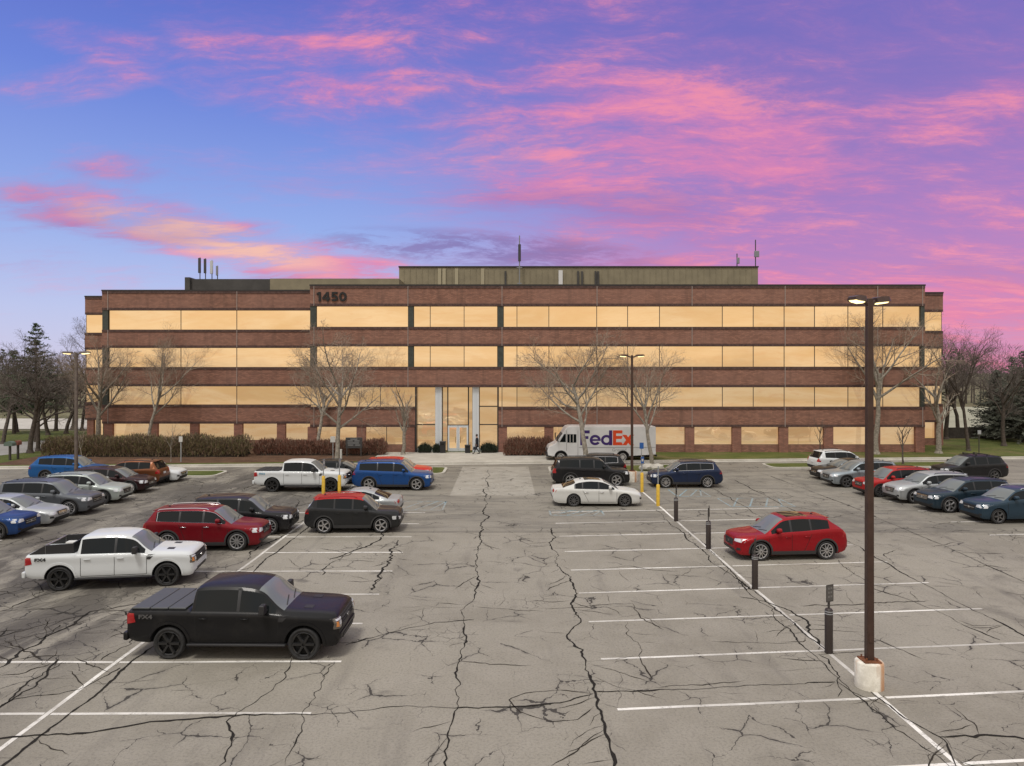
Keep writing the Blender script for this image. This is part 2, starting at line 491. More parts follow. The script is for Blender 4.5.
# entrance plaza, beds, far roads
sheet('plaza', [(-11.3, curb_y(-11.3) + .1), (4.6, curb_y(4.6) + .1), (5.2, 64.38), (-11.3, 64.38)], .125, CONC)
sheet('mulch_bed', [(-41, curb_y(-41) + 1.0), (-11.4, curb_y(-11) + 1.3), (-11.4, 68.4), (-41, 68.4)], .104, MULCH)
sheet('driveway', [tuple(G(-160, 452)[:2]), tuple(G(-20, 445)[:2]), tuple(G(56, 441)[:2]), tuple(G(58, 450)[:2]), tuple(G(-20, 459)[:2]), tuple(G(-160, 474)[:2])], .112, ROADM)
sheet('road', [(-260, 92), (-48, 92), (-48, 112), (-260, 118)], .01, CONC)
sheet('road', [(46, 92), (260, 92), (260, 150), (46, 150)], .01, ground_mat('frosted_field', (.26, .26, .19), (.34, .33, .25), .1, 2, .1))

# grass islands with kerbs at the row ends
def island(pts):
    n = len(pts)
    cen = Vector((sum(p[0] for p in pts) / n, sum(p[1] for p in pts) / n))
    rounded = []
    for i in range(n):                                                   # round the corners
        a, b, c = Vector(pts[i - 1]), Vector(pts[i]), Vector(pts[(i + 1) % n])
        r = .9
        p0 = b + (a - b).normalized() * r; p1 = b + (c - b).normalized() * r
        for k in range(6):
            t = k / 5
            rounded.append(tuple((1 - t) ** 2 * p0 + 2 * t * (1 - t) * b + t * t * p1))
    curb_run(rounded + [rounded[0]], wd=.22)
    inner = [tuple(Vector(p) + (cen - Vector(p)).normalized() * .2) for p in rounded]
    sheet('island_lawn', inner, .115, GRASS)
island([(-34, 49.6), (-20.6, 49.6), (-20.6, 52.6), (-34, 52.0)])
island([(-12.8, 50.6), (-4.4, 50.8), (-4.4, 54.6), (-12.8, 53.9)])
island([(3.3, 51.2), (14.0, 51.8), (14.0, 56.0), (3.3, 55.0)])
island([(20.6, 54.0), (36.5, 54.8), (36.5, 57.8), (20.6, 56.8)])

# ------------------------------------------------------------------ painted lines
SLW = .10
def strip(mb, a, b, wd, z=.004):
    a, b = Vector(a[:2]), Vector(b[:2])
    d = (b - a).normalized(); o = Vector((-d.y, d.x)) * wd / 2
    mb.add([(*(a - o), z), (*(b - o), z), (*(b + o), z), (*(a + o), z)], [(0, 1, 2, 3)])
ml = MB()
rl = random.Random(5)
def wob_strip(a, b, wd):
    a, b = Vector(a), Vector(b)
    n = max(2, int((b - a).length / 1.5))
    pts = [a.lerp(b, i / n) + Vector((rl.uniform(-.015, .015), rl.uniform(-.015, .015))) for i in range(n + 1)]
    o = Vector((-(b - a).y, (b - a).x)).normalized() * wd / 2
    vs = []
    for p in pts:
        vs += [(*(p - o), .004), (*(p + o), .004)]
    ml.add(vs, [(2 * i, 2 * i + 2, 2 * i + 3, 2 * i + 1) for i in range(n)])
wob_strip((-10.04, 5.0), (-10.04, 46.5), .11)
wob_strip((8.67, 5.0), (8.62, 44.0), .11)
k = 0
for k in range(-2, 9):
    d = 15.35 + 2.745 * k
    if d < 4: continue
    if k not in (2, 3, 5): wob_strip((-16.1, d - .02), (-10.12, d + .01), SLW)
    wob_strip((-9.96, d), (-4.25, d + .04), SLW)
    d = 15.55 + 2.735 * k
    wob_strip((2.5, d), (8.58, d + .56), SLW)
    wob_strip((8.78, d + .58), (15.1, d + 1.16), SLW)
for k in range(0, 12):
    wob_strip((-28.4, 17.2 + 2.8 * k), (-22.4, 17.2 + 2.8 * k), SLW)
    wob_strip((22.3, 18.2 + 2.8 * k), (28.4, 18.6 + 2.8 * k), SLW)
struct(ml.build('parking_lines', LINEW, sharp=None))
mbl = MB()      # faded blue accessible-bay marks
def hatch(x0, x1, y0, y1, n):
    for a, b in (((x0, y0), (x1, y0)), ((x0, y1), (x1, y1)), ((x0, y0), (x0, y1)), ((x1, y0), (x1, y1))):
        strip(mbl, a, b, .1, .0055)
    for i in range(n):
        xa = x0 + (x1 - x0) * (i + .2) / n
        strip(mbl, (xa, y0 + .1), (min(x1, xa + 1.0), y1 - .1), .1, .0055)
hatch(-5.9, -3.4, 38.0, 40.6, 3); hatch(2.4, 5.2, 36.6, 37.9, 4); hatch(12.6, 16.2, 39.0, 41.6, 4); hatch(10.4, 12.4, 42.2, 44.6, 3)
hatch(-16.2, -13.4, 37.0, 39.6, 4)
struct(mbl.build('accessible_bay_lines', LINEB, sharp=None))

# ------------------------------------------------------------------ cracks: thin torn ribbons
mc = MB()
rc = random.Random(11)
def crack(pts, wd, jit=.16, branch=.18, z=.008, lvl=0):
    P = [Vector(p[:2]) for p in pts]
    out = []
    Q = [P[0]]
    for a, b in zip(P[:-1], P[1:]):                        # coarse wander first, fine tear after
        m_ = max(1, int((b - a).length / .9))
        o = Vector((-(b - a).y, (b - a).x)).normalized()
        for i in range(1, m_): Q.append(a.lerp(b, i / m_) + o * rc.gauss(0, jit * .8))
        Q.append(b)
    for a, b in zip(Q[:-1], Q[1:]):
        n = max(1, int((b - a).length / .13))
        o = Vector((-(b - a).y, (b - a).x)).normalized()
        for i in range(n):
            t = i / n
            out.append(a.lerp(b, t) + o * rc.gauss(0, jit * .22))
    out.append(P[-1])
    # ease the jitter
    sm = [out[0]] + [(out[i - 1] + out[i] * 5 + out[i + 1]) / 7 for i in range(1, len(out) - 1)] + [out[-1]]
    n = len(sm)
    if n < 2: return
    vs = []
    wv = 1.0
    for i, p in enumerate(sm):
        d = (sm[min(i + 1, n - 1)] - sm[max(0, i - 1)])
        d = d.normalized() if d.length > 1e-6 else Vector((1, 0))
        o = Vector((-d.y, d.x))
        wv = min(1.7, max(.35, wv + rc.gauss(0, .25)))
        e = min(1, i / 3, (n - 1 - i) / 3) if lvl or wd < .05 else min(1, (i + .6) / 2, (n - i) / 2)
        h = wd * .68 * wv * max(.12, e) / 2
        vs += [(*(p - o * h * rc.uniform(.55, 1.45)), z), (*(p + o * h * rc.uniform(.55, 1.45)), z)]
    mc.add(vs, [(2 * i, 2 * i + 2, 2 * i + 3, 2 * i + 1) for i in range(n - 1)], 0 if wd > .045 else 1)
    if lvl < 2:
        for i in range(2, n - 2):
            if rc.random() < branch * .6:
                d = (sm[i + 1] - sm[i - 1]).normalized()
                a = rc.choice((-1, 1)) * rc.uniform(.5, 1.5)
                d2 = Vector((d.x * math.cos(a) - d.y * math.sin(a), d.x * math.sin(a) + d.y * math.cos(a)))
                L = rc.uniform(.4, 1.7)
                crack([sm[i], sm[i] + d2 * L * .5, sm[i] + d2 * L + Vector((rc.gauss(0, .2), rc.gauss(0, .2)))], wd * .42, .12, .12, z + .0006 * (lvl + 1), lvl + 1)
def pc(*px):
    return [G(*p) for p in px]
crack(pc((489, 470), (484, 500), (483, 530), (476, 562), (474, 600), (464, 622), (466, 640), (458, 664), (457, 690), (449, 730), (444, 775)), .066)
crack(pc((553, 528), (552, 548), (560, 570), (574, 585), (571, 603), (580, 622), (566, 637), (580, 650), (588, 672), (594, 692), (604, 720), (608, 740), (616, 775)), .062, .2, .30)
crack(pc((-40, 745), (20, 736), (90, 733), (150, 722), (230, 716), (300, 714), (345, 713), (400, 706), (455, 708), (520, 707), (560, 703), (593, 694)), .055, .10, .08)
crack(pc((594, 692), (660, 690), (740, 686), (835, 682)), .06, .1, .06)
crack(pc((594, 694), (560, 690), (525, 693), (508, 700), (520, 712), (550, 722), (578, 720), (594, 706)), .045, .04, .0)
crack(pc((222, 766), (235, 735), (226, 722), (262, 697), (284, 680), (292, 655)), .058)
crack(pc((345, 645), (400, 630), (440, 622), (474, 620)), .065, .14)
crack(pc((332, 662), (318, 690), (305, 712), (300, 735), (285, 766)), .046)
crack(pc((740, 597), (765, 601), (790, 611), (808, 622), (820, 645)), .06)
crack(pc((800, 606), (850, 605), (900, 602), (930, 601)), .045)
crack(pc((822, 655), (834, 668), (840, 690), (838, 697)), .065, .2, .5)
crack(pc((870, 692), (905, 718), (945, 740), (960, 775)), .055, .1, .3)
crack(pc((940, 738), (985, 735), (1040, 740)), .06)
crack(pc((700, 540), (722, 562), (752, 590)), .07, .12, .1)
crack(pc((752, 590), (790, 620), (826, 650)), .055, .12, .2)
crack(pc((770, 476), (850, 506), (930, 540), (1024, 582)), .06, .05, .03)
crack(pc((735, 480), (812, 520), (900, 572), (1000, 622), (1060, 655)), .06, .08, .05)
crack(pc((690, 475), (760, 516), (800, 540)), .045, .1, .1)
crack(pc((838, 560), (870, 588), (940, 612), (1000, 640)), .05, .14, .2)
crack(pc((590, 570), (630, 566), (680, 572)), .035)
crack(pc((586, 606), (632, 603), (640, 618), (664, 630)), .04, .16, .3)
crack(pc((628, 622), (640, 660), (655, 680)), .045, .18, .2)
for y0, y1 in ((8, 46),):
    crack([(-9.55, y0), (-9.6, 20), (-9.5, 30), (-9.55, y1)], .07, .06, .04)
crack([(8.25, 10), (8.3, 24), (8.2, 38)], .055, .12, .10)
for px in (((0, 612), (60, 590), (110, 575)), ((40, 640), (90, 612), (150, 602)), ((0, 668), (45, 640), (60, 625)), ((100, 660), (140, 630), (125, 612)), ((10, 700), (80, 690), (120, 668)), ((0, 590), (55, 572), (30, 565)), ((250, 560), (262, 545), (290, 533)), ((330, 560), (370, 545), (382, 533)), ((322, 575), (352, 553)), ((398, 540), (392, 556), (380, 575), (372, 590))):
    crack(pc(*px), .08, .25, .45)
for i in range(70):                                   # short random cracks over the whole lot
    x, y = rc.uniform(-20, 26), rc.uniform(11, 52)
    a = rc.choice((0, 0, PI / 2)) + rc.gauss(0, .35)
    L = rc.uniform(.5, 2.6)
    p = Vector((x, y)); d = Vector((math.cos(a), math.sin(a)))
    crack([p, p + d * L * .5 + Vector((rc.gauss(0, .1), rc.gauss(0, .1))), p + d * L], rc.uniform(.014, .036), .13, .15)
for i in range(70):                                   # the badly broken left aisle
    x, y = rc.uniform(-21, -10.5), rc.uniform(11, 48)
    a = rc.uniform(0, PI)
    L = rc.uniform(1.0, 4.0)
    p = Vector((x, y)); d = Vector((math.cos(a), math.sin(a)))
    crack([p, p + d * L * .5 + Vector((rc.gauss(0, .3), rc.gauss(0, .3))), p + d * L], rc.uniform(.03, .065), .22, .22)
for i in range(46):                                   # and patches of the right one
    x, y = rc.uniform(15, 27), rc.uniform(18, 46)
    a = rc.gauss(.2, .8)
    L = rc.uniform(.8, 2.8)
    p = Vector((x, y)); d = Vector((math.cos(a), math.sin(a)))
    crack([p, p + d * L * .5 + Vector((rc.gauss(0, .2), rc.gauss(0, .2))), p + d * L], rc.uniform(.02, .05), .2, .2)
struct(mc.build('pavement_cracks', [CRACKM, STAINM], sharp=None, fix=False))
# ================================================================== the office building
def brick_mat(name, c1, c2):
    m = bpy.data.materials.new(name); m.use_nodes = True
    t = NT(m.node_tree)
    oc = t.n('ShaderNodeTexCoord').outputs['Object']
    sp = t.n('ShaderNodeSeparateXYZ', {0: oc})
    uv = t.n('ShaderNodeCombineXYZ', {0: t.m('ADD', sp.outputs[0], sp.outputs[1]), 1: sp.outputs[2], 2: 0.0}).outputs[0]
    br = t.n('ShaderNodeTexBrick', {'Vector': uv, 'Color1': (*c1, 1), 'Color2': (*c2, 1), 'Mortar': (.15, .11, .09, 1), 'Scale': 1.0, 'Mortar Size': .012, 'Brick Width': .30, 'Row Height': .10})
    a = t.noise(t.mapping(oc, (.5, .5, 2.2)), 1.6, 8, .7)
    b = t.noise(oc, .18, 4, .6)
    col = t.mix(t.m('MULTIPLY', t.sm(a, .35, .70), .45), br.outputs[0], (.125, .068, .058))
    col = t.mix(t.m('MULTIPLY', t.sm(b, .4, .7), .4), col, (.31, .175, .14))
    wst = t.noise(t.mapping(oc, (1.4, 1.4, .12)), 1.0, 5, .6)
    col = t.mix(t.m('MULTIPLY', t.sm(wst, .50, .70), .35), col, (.10, .062, .052))
    nb = t.n('ShaderNodeBump', {'Height': br.outputs['Fac'], 'Strength': -.3, 'Distance': .02}).outputs[0]
    p = t.n('ShaderNodeBsdfPrincipled', {'Base Color': col, 'Roughness': .9, 'Specular IOR Level': .2, 'Normal': nb})
    t.n('ShaderNodeOutputMaterial', {0: p.outputs[0]})
    return m
BRICK = brick_mat('brown_brick', (.375, .185, .130), (.23, .108, .078))
BRICKR = brick_mat('red_brick', (.36, .165, .118), (.25, .112, .085))

def sky_glow_glass(name, estr, base=(.55, .38, .18)):
    """bronze mirror glass with the sunset sky reflection partly put in as glow"""
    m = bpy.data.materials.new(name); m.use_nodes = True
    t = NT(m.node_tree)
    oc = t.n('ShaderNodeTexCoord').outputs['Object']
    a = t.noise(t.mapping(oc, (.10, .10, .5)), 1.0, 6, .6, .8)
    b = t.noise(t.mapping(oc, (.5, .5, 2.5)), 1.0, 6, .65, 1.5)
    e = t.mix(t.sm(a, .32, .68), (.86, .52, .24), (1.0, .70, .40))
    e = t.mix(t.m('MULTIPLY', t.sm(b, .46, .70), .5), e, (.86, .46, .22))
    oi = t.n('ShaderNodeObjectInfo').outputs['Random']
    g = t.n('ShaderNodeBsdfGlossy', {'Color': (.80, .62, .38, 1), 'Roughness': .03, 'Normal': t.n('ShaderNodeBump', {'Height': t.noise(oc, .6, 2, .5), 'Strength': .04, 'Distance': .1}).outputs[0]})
    em = t.n('ShaderNodeEmission', {'Color': e, 'Strength': t.m('ADD', estr - .12, t.m('MULTIPLY', oi, .22))})  # cloudy gold sky reflection put in as emission, no lit rooms behind
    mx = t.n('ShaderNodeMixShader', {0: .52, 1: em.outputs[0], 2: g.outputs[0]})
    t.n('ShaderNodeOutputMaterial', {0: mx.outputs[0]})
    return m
PANE = sky_glow_glass('gold_glass', 1.12)
PANEG = sky_glow_glass('gold_glass_ground', 1.12)
PANEE = sky_glow_glass('lobby_glass', 1.05)
MULL = mat('dark_mullion', (.035, .032, .03), .5)
PANEL = mat('dark_green_panel', (.045, .055, .05), .35, vary=.2)
COPE = mat('dark_coping', (.028, .025, .026), .5)
JOINT = mat('pale_joint', (.30, .25, .23), .8)
ALUM = mat('pale_aluminium', (.62, .66, .70), .4, .2)
PENT = mat('tan_metal_cladding', (.225, .195, .130), .6, vary=.12, vscale=.7)
PENTG = mat('grey_metal_cladding', (.055, .052, .05), .6, vary=.2, vscale=.6)
SOLD = mat('soldier_course', (.085, .048, .042), .85, vary=.3, vscale=4)
ROOFM = mat('roof_membrane', (.12, .12, .12), .9)

bld = thing('office_building', 'wide four storey brown brick office building with bands of gold windows', 'office building', (0, 64.4, 0))
YC = 64.4
def part(name, mb, mats, parent=None, sharp=32):
    return mb.build(name, mats, parent or bld, sharp)

LV = [(13.57, 15.42), (9.89, 11.64), (6.12, 7.96), (2.44, 4.28)]         # brick bands
WV = [(11.64, 13.57), (7.96, 9.89), (4.28, 6.12)]                        # window rows
def X(px, d=64.4): return (px - VPX) * d / FOC
# volumes: x0, x1, front (local y; camera side is negative), depth
VOL = [('centre', X(310), X(925), 0.0), ('left', X(102, 68.6), X(310) - .003, 4.2), ('end_left', X(85, 74), X(102, 68.6) - .003, 9.6), ('end_right', X(925) + .003, X(943, 70.5), 6.1)]
EX0, EX1 = X(415), X(498.5)
for nm, x0, x1, y0 in VOL:
    y1 = 34.0
    for (z0, z1) in LV:
        mb = MB()
        if nm == 'centre' and z0 == LV[3][0]:
            mb.b(x0, EX0, y0, y1, z0, z1); mb.b(EX1, x1, y0, y1, z0, z1)
        else:
            mb.b(x0, x1, y0, y1, z0, z1)
        part('wall', mb, BRICK)
        mb = MB()                                           # darker soldier courses along the band's edges
        segs = [(x0, EX0), (EX1, x1)] if (nm == 'centre' and z0 == LV[3][0]) else [(x0, x1)]
        for a, b in segs:
            mb.b(a + .002, b - .002, y0 - .02, y0 + .05, z0 + .003, z0 + .22)
            mb.b(a + .002, b - .002, y0 - .045, y0 + .05, z1 - .22, z1 - .003)
        part('course', mb, SOLD)
    mb = MB(); mb.b(x0 - .04, x1 + .04 if nm != 'left' else x1, y0 - .06, y1, 15.42, 15.56); part('coping', mb, COPE)
    mb = MB(); mb.b(x0 + .3, x1 - .3, y0 + 1.4, y1 - .3, 0, 15.3); part('core', mb, MULL)
    mb = MB(); mb.b(x0 + .0, x1 - .0, y0 + .9, y0 + 1.3, 0, .78)
    if nm == 'centre':
        mb = MB(); mb.b(x0, EX0, y0 + .3, y0 + .44, 0, .78); mb.b(EX1, x1, y0 + .3, y0 + .44, 0, .78)
    else:
        mb = MB(); mb.b(x0, x1, y0 + .3, y0 + .44, 0, .78)
    part('plinth', mb, BRICK)

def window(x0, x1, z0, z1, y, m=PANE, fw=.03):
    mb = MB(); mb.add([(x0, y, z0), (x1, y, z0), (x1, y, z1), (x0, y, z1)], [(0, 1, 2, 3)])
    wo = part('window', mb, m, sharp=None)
    fr = MB()
    fr.b(x0, x1, y - .03, y + .02, z0, z0 + fw); fr.b(x0, x1, y - .03, y + .02, z1 - fw, z1)
    fr.b(x0, x0 + fw, y - .03, y + .02, z0 + fw, z1 - fw); fr.b(x1 - fw, x1, y - .03, y + .02, z0 + fw, z1 - fw)
    fr.build('frame', MULL, wo)
    return wo
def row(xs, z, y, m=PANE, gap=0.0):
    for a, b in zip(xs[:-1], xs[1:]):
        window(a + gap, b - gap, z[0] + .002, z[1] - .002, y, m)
def panel(x0, x1, z, y0, y1):
    mb = MB(); mb.b(x0, x1, y0, y1, z[0] + .004, z[1] - .004); part('panel', mb, PANEL)

cen_up = [X(p) for p in (316, 408)]
cen_mid = [X(p) for p in (413.5, 430, 464, 497.5)]
cen_r = [X(p) for p in (503.5, 517, 549, 597, 628, 660, 723, 754, 785, 815.5, 849, 884, 921)]
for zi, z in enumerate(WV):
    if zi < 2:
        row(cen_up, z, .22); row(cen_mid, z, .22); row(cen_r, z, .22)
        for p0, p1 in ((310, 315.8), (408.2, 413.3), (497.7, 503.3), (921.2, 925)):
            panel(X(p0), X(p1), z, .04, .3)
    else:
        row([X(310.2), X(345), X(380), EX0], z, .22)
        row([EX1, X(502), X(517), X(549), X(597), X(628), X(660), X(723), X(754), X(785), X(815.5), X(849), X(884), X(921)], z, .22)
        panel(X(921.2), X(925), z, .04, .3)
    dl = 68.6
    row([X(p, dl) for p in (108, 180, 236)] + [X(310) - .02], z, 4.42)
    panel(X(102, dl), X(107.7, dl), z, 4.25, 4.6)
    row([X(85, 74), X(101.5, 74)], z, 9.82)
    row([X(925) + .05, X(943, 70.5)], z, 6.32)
# ground floor: brick piers, glass set back
ZG = (.78, 2.44)
for p in (312, 361, 410, 502.5, 549, 597, 643, 690, 737, 784, 829, 876, 920.5):
    mb = MB(); xx = X(p); mb.b(xx - .42, xx + .42, .03, .78, 0, 2.437); part('pier', mb, BRICKR)
for p in (108, 153, 194, 238, 281):
    mb = MB(); xx = X(p, 68.6); mb.b(xx - .42, xx + .42, 4.23, 4.9, 0, 2.437); part('pier', mb, BRICKR)
for p, dd, yy in ((90, 74, 9.63), (940, 70.5, 6.13)):
    mb = MB(); xx = X(p, dd); mb.b(xx - .35, xx + .35, yy, yy + .6, 0, 2.437); part('pier', mb, BRICKR)
gl = [312, 336, 361, 386, 410]
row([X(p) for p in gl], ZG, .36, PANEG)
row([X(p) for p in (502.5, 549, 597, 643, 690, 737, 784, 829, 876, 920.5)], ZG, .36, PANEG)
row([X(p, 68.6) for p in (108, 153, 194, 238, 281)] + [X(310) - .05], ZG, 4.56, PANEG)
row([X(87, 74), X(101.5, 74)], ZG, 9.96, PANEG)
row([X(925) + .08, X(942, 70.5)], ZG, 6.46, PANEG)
# pale expansion joints in the brick
for p in (314, 408, 502, 597, 692, 785, 877.5, 922.5):
    for z0, z1 in LV:
        mb = MB(); mb.b(X(p) - .03, X(p) + .03, -.05, .04, z0 + .01, z1 - .01); part('joint', mb, JOINT)
for p in (108, 237):
    for z0, z1 in LV:
        mb = MB(); mb.b(X(p, 68.6) - .03, X(p, 68.6) + .03, 4.15, 4.25, z0 + .01, z1 - .01); part('joint', mb, JOINT)
# entrance: two storeys of lobby glass between pale columns
ZE = 6.12
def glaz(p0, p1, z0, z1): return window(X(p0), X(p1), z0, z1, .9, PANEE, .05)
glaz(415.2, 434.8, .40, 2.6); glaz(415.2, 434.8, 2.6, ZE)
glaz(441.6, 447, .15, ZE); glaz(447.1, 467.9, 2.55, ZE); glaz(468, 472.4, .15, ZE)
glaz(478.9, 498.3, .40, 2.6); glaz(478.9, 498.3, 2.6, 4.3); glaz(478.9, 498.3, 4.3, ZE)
mb = MB(); mb.b(EX0, EX0 + .12, 0, 1.2, 0, ZE - .003); mb.b(EX1 - .12, EX1, 0, 1.2, 0, ZE - .003); part('jamb', mb, COPE)
for p in (438.2, 475.6):
    mb = MB()
    mb.b(X(p - 3.2), X(p + 3.2), .25, 1.0, .02, ZE - .003)
    mb.b(X(p - .3), X(p + .3), .20, .30, .02, ZE - .006)
    part('column', mb, ALUM)
for p0, p1 in ((415.2, 434.8), (478.9, 498.3)):
    mb = MB(); mb.b(X(p0), X(p1), .55, .95, .0, .40); part('sill', mb, ALUM)
for p0, p1 in ((447.2, 457.4), (457.6, 467.8)):
    mb = MB(); x0, x1 = X(p0), X(p1)
    mb.b(x0, x0 + .14, .74, .82, .12, 2.52); mb.b(x1 - .14, x1, .74, .82, .12, 2.52)
    mb.b(x0 + .14, x1 - .14, .74, .82, .12, .42); mb.b(x0 + .14, x1 - .14, .74, .82, 2.34, 2.52)
    dr = part('door', mb, ALUM)
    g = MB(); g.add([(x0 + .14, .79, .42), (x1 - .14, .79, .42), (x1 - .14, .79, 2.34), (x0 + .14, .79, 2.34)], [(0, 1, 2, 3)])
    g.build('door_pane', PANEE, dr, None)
    h = MB(); hx = x1 - .22 if p0 < 450 else x0 + .22
    h.tube([(hx, .68, .9), (hx, .68, 1.5)], .02, 6); h.build('handle', CHROME, dr)
# rooftop plant screens
mb = MB(); mb.b(X(399, 80), X(758, 80), 15.6, 30, 15.3, 19.45); pe = part('penthouse', mb, PENT)
mb = MB()
for p in range(404, 757, 6):
    mb.b(X(p, 80) - .03, X(p, 80) + .03, 15.56, 15.62, 15.4, 19.4)
mb.build('ribs', PENT, pe)
mb = MB(); mb.b(X(398.5, 80), X(758.5, 80), 15.5, 30.1, 19.452, 19.6); mb.build('coping', COPE, pe)
for p in (438, 442.5, 455, 481):
    mb = MB(); mb.b(X(p, 80), X(p, 80) + .38, 15.45, 15.6, 15.4, 19.3); mb.build('pale_strip', mat('pale_strip', (.36, .32, .22), .6), pe)
for p in (504.5, 577, 581, 594.5, 597):
    mb = MB(); mb.b(X(p, 80), X(p, 80) + .22, 15.40, 15.55, 15.4, 19.0); mb.build('conduit', PENTG, pe)
mb = MB(); mb.b(X(558.5, 80), X(562.5, 80), 15.38, 15.55, 15.4, 19.1); mb.build('vent_panel', mat('white_vent', (.62, .62, .62), .5), pe)
mb = MB(); mb.b(X(186, 76), X(191, 76), 11.3, 20, 15.3, 17.75); mb.b(X(191, 76), X(270, 76), 11.6, 20, 15.3, 17.6); p2 = part('plant_screen', mb, PENTG)
mb = MB(); mb.b(X(270, 76) + .003, X(399, 76), 11.6, 20, 15.3, 17.65); part('plant_screen', mb, PENT)
# number 1450
NUMM = mat('black_lettering', (.012, .012, .013), .5)
def _ring(cx, cz, rx, rz, ix, iz, a0, a1, n=20):
    f = lambda k, x, z: (cx + x * math.cos(a0 + (a1 - a0) * k / n), cz + z * math.sin(a0 + (a1 - a0) * k / n))
    return [[f(k, rx, rz), f(k + 1, rx, rz), f(k + 1, ix, iz), f(k, ix, iz)] for k in range(n)]
hh = .86
DIG = (([[(.16, 0), (.37, 0), (.37, hh), (.16, hh)], [(0, hh - .26), (.158, hh - .20), (.158, hh), (.10, hh - .06), (0, hh - .10)]], .50),
       ([[(.40, 0), (.60, 0), (.60, hh), (.40, hh)], [(0, .17), (.398, .17), (.398, .34), (0, .34)], [(.602, .17), (.70, .17), (.70, .34), (.602, .34)], [(0, .343), (.21, .343), (.398, .64), (.398, hh)]], .80),
       ([[(.07, hh - .17), (.60, hh - .17), (.60, hh), (.07, hh)], [(.05, .40), (.23, .36), (.24, hh - .173), (.07, hh - .173)]] + _ring(.31, .29, .33, .29, .13, .12, R(128), R(-150)), .74),
       (_ring(.35, hh / 2, .35, hh / 2, .15, .26, 0, 2 * PI), .70))
pos = X(317)
for di, (polys, wd) in enumerate(DIG):
    mb = MB()
    for pi_, poly in enumerate(polys): mb.prism([(pos + p[0], 14.0 + p[1]) for p in poly], -.10 - .002 * (pi_ % 2), -.005)
    part('digit', mb, NUMM, None, None)
    pos += wd

# antennas on the roof
ANT = mat('antenna_grey', (.22, .23, .25), .5); ANTD = mat('antenna_dark', (.05, .05, .055), .5); ANTW = mat('antenna_white', (.5, .52, .54), .5)
def antenna(px, d, zb, zt, m, wd, label):
    t = thing('cell_antenna', label, 'antenna', (X(px, d), d, zb), 0, 'antennas on the roof')
    mb = MB(); mb.tube([(0, 0, 0), (0, 0, zt - zb)], .05, 6); mb.build('mast', ANTD, t)
    mb = MB(); mb.box((0, -.12, (zt - zb) * .64), (wd, .16, (zt - zb) * .66)); bevel(mb.build('panel', m, t), .03)
    mb = MB(); mb.box((0, -.04, (zt - zb) * .42), (.1, .12, .08)); mb.box((0, -.04, (zt - zb) * .85), (.1, .12, .08)); mb.build('bracket', ANTD, t)
antenna(200, 77, 17.6, 20.1, ANTD, .28, 'dark panel antenna, leftmost of the four on the grey roof screen')
antenna(205.5, 77, 17.6, 20.0, ANTD, .26, 'dark panel antenna second from left on the grey roof screen')
antenna(212, 77, 17.6, 19.8, ANTW, .30, 'pale panel antenna third from left on the grey roof screen')
antenna(217.5, 77, 17.6, 19.2, ANT, .22, 'short pale antenna, rightmost of the four on the grey roof screen')
t = thing('roof_mast', 'tall dark mast antenna in front of the middle of the tan penthouse', 'antenna', (X(519.5, 79), 79, 15.3), 0, 'antennas on the roof')
mb = MB(); mb.tube([(0, 0, 0), (0, 0, 7.6)], .07, 6); mb.build('mast', ANT, t)
mb = MB(); mb.tube([(0, 0, 4.7), (0, 0, 6.6)], .16, 8); mb.build('antenna_tube', ANTD, t)
mb = MB(); mb.box((0, 0, 4.0), (.6, .1, .1)); mb.box((0, 0, 2.2), (.5, .1, .1)); mb.build('bracket', ANT, t)
for px, zt, wd, lb in ((737, 21.2, .3, 'short antenna with small panel left of the tall mast at the penthouse right end'), (755.5, 22.8, .55, 'tall mast with a small dish box at the right end of the penthouse')):
    t = thing('roof_mast', lb, 'antenna', (X(px, 81), 81, 19.6), 0, 'antennas on the roof')
    mb = MB(); mb.tube([(0, 0, 0), (0, 0, zt - 19.6)], .06, 6); mb.build('mast', ANTD, t)
    mb = MB(); mb.box((.1, -.1, (zt - 19.6) * .48), (wd, .2, .7)); bevel(mb.build('panel', ANT, t), .03)
# ================================================================== vehicles
def pchip(pts):
    xs = [p[0] for p in pts]; ys = [p[1] for p in pts]
    n = len(xs)
    h = [xs[i + 1] - xs[i] for i in range(n - 1)]
    dl = [(ys[i + 1] - ys[i]) / h[i] for i in range(n - 1)]
    m = [dl[0]] + [0] * (n - 2) + [dl[-1]]
    for i in range(1, n - 1):
        if dl[i - 1] * dl[i] > 0:
            w1 = 2 * h[i] + h[i - 1]; w2 = h[i] + 2 * h[i - 1]
            m[i] = (w1 + w2) / (w1 / dl[i - 1] + w2 / dl[i])
    def f(x):
        if x <= xs[0]: return ys[0]
        if x >= xs[-1]: return ys[-1]
        i = 0
        while x > xs[i + 1]: i += 1
        t = (x - xs[i]) / h[i]
        return ((1 + 2 * t) * (1 - t) ** 2 * ys[i] + t * (1 - t) ** 2 * h[i] * m[i] + t * t * (3 - 2 * t) * ys[i + 1] + t * t * (t - 1) * h[i] * m[i + 1])
    return f
def lerp(a, b, t): return a + (b - a) * t
def clamp(x, a=0.0, b=1.0): return max(a, min(b, x))

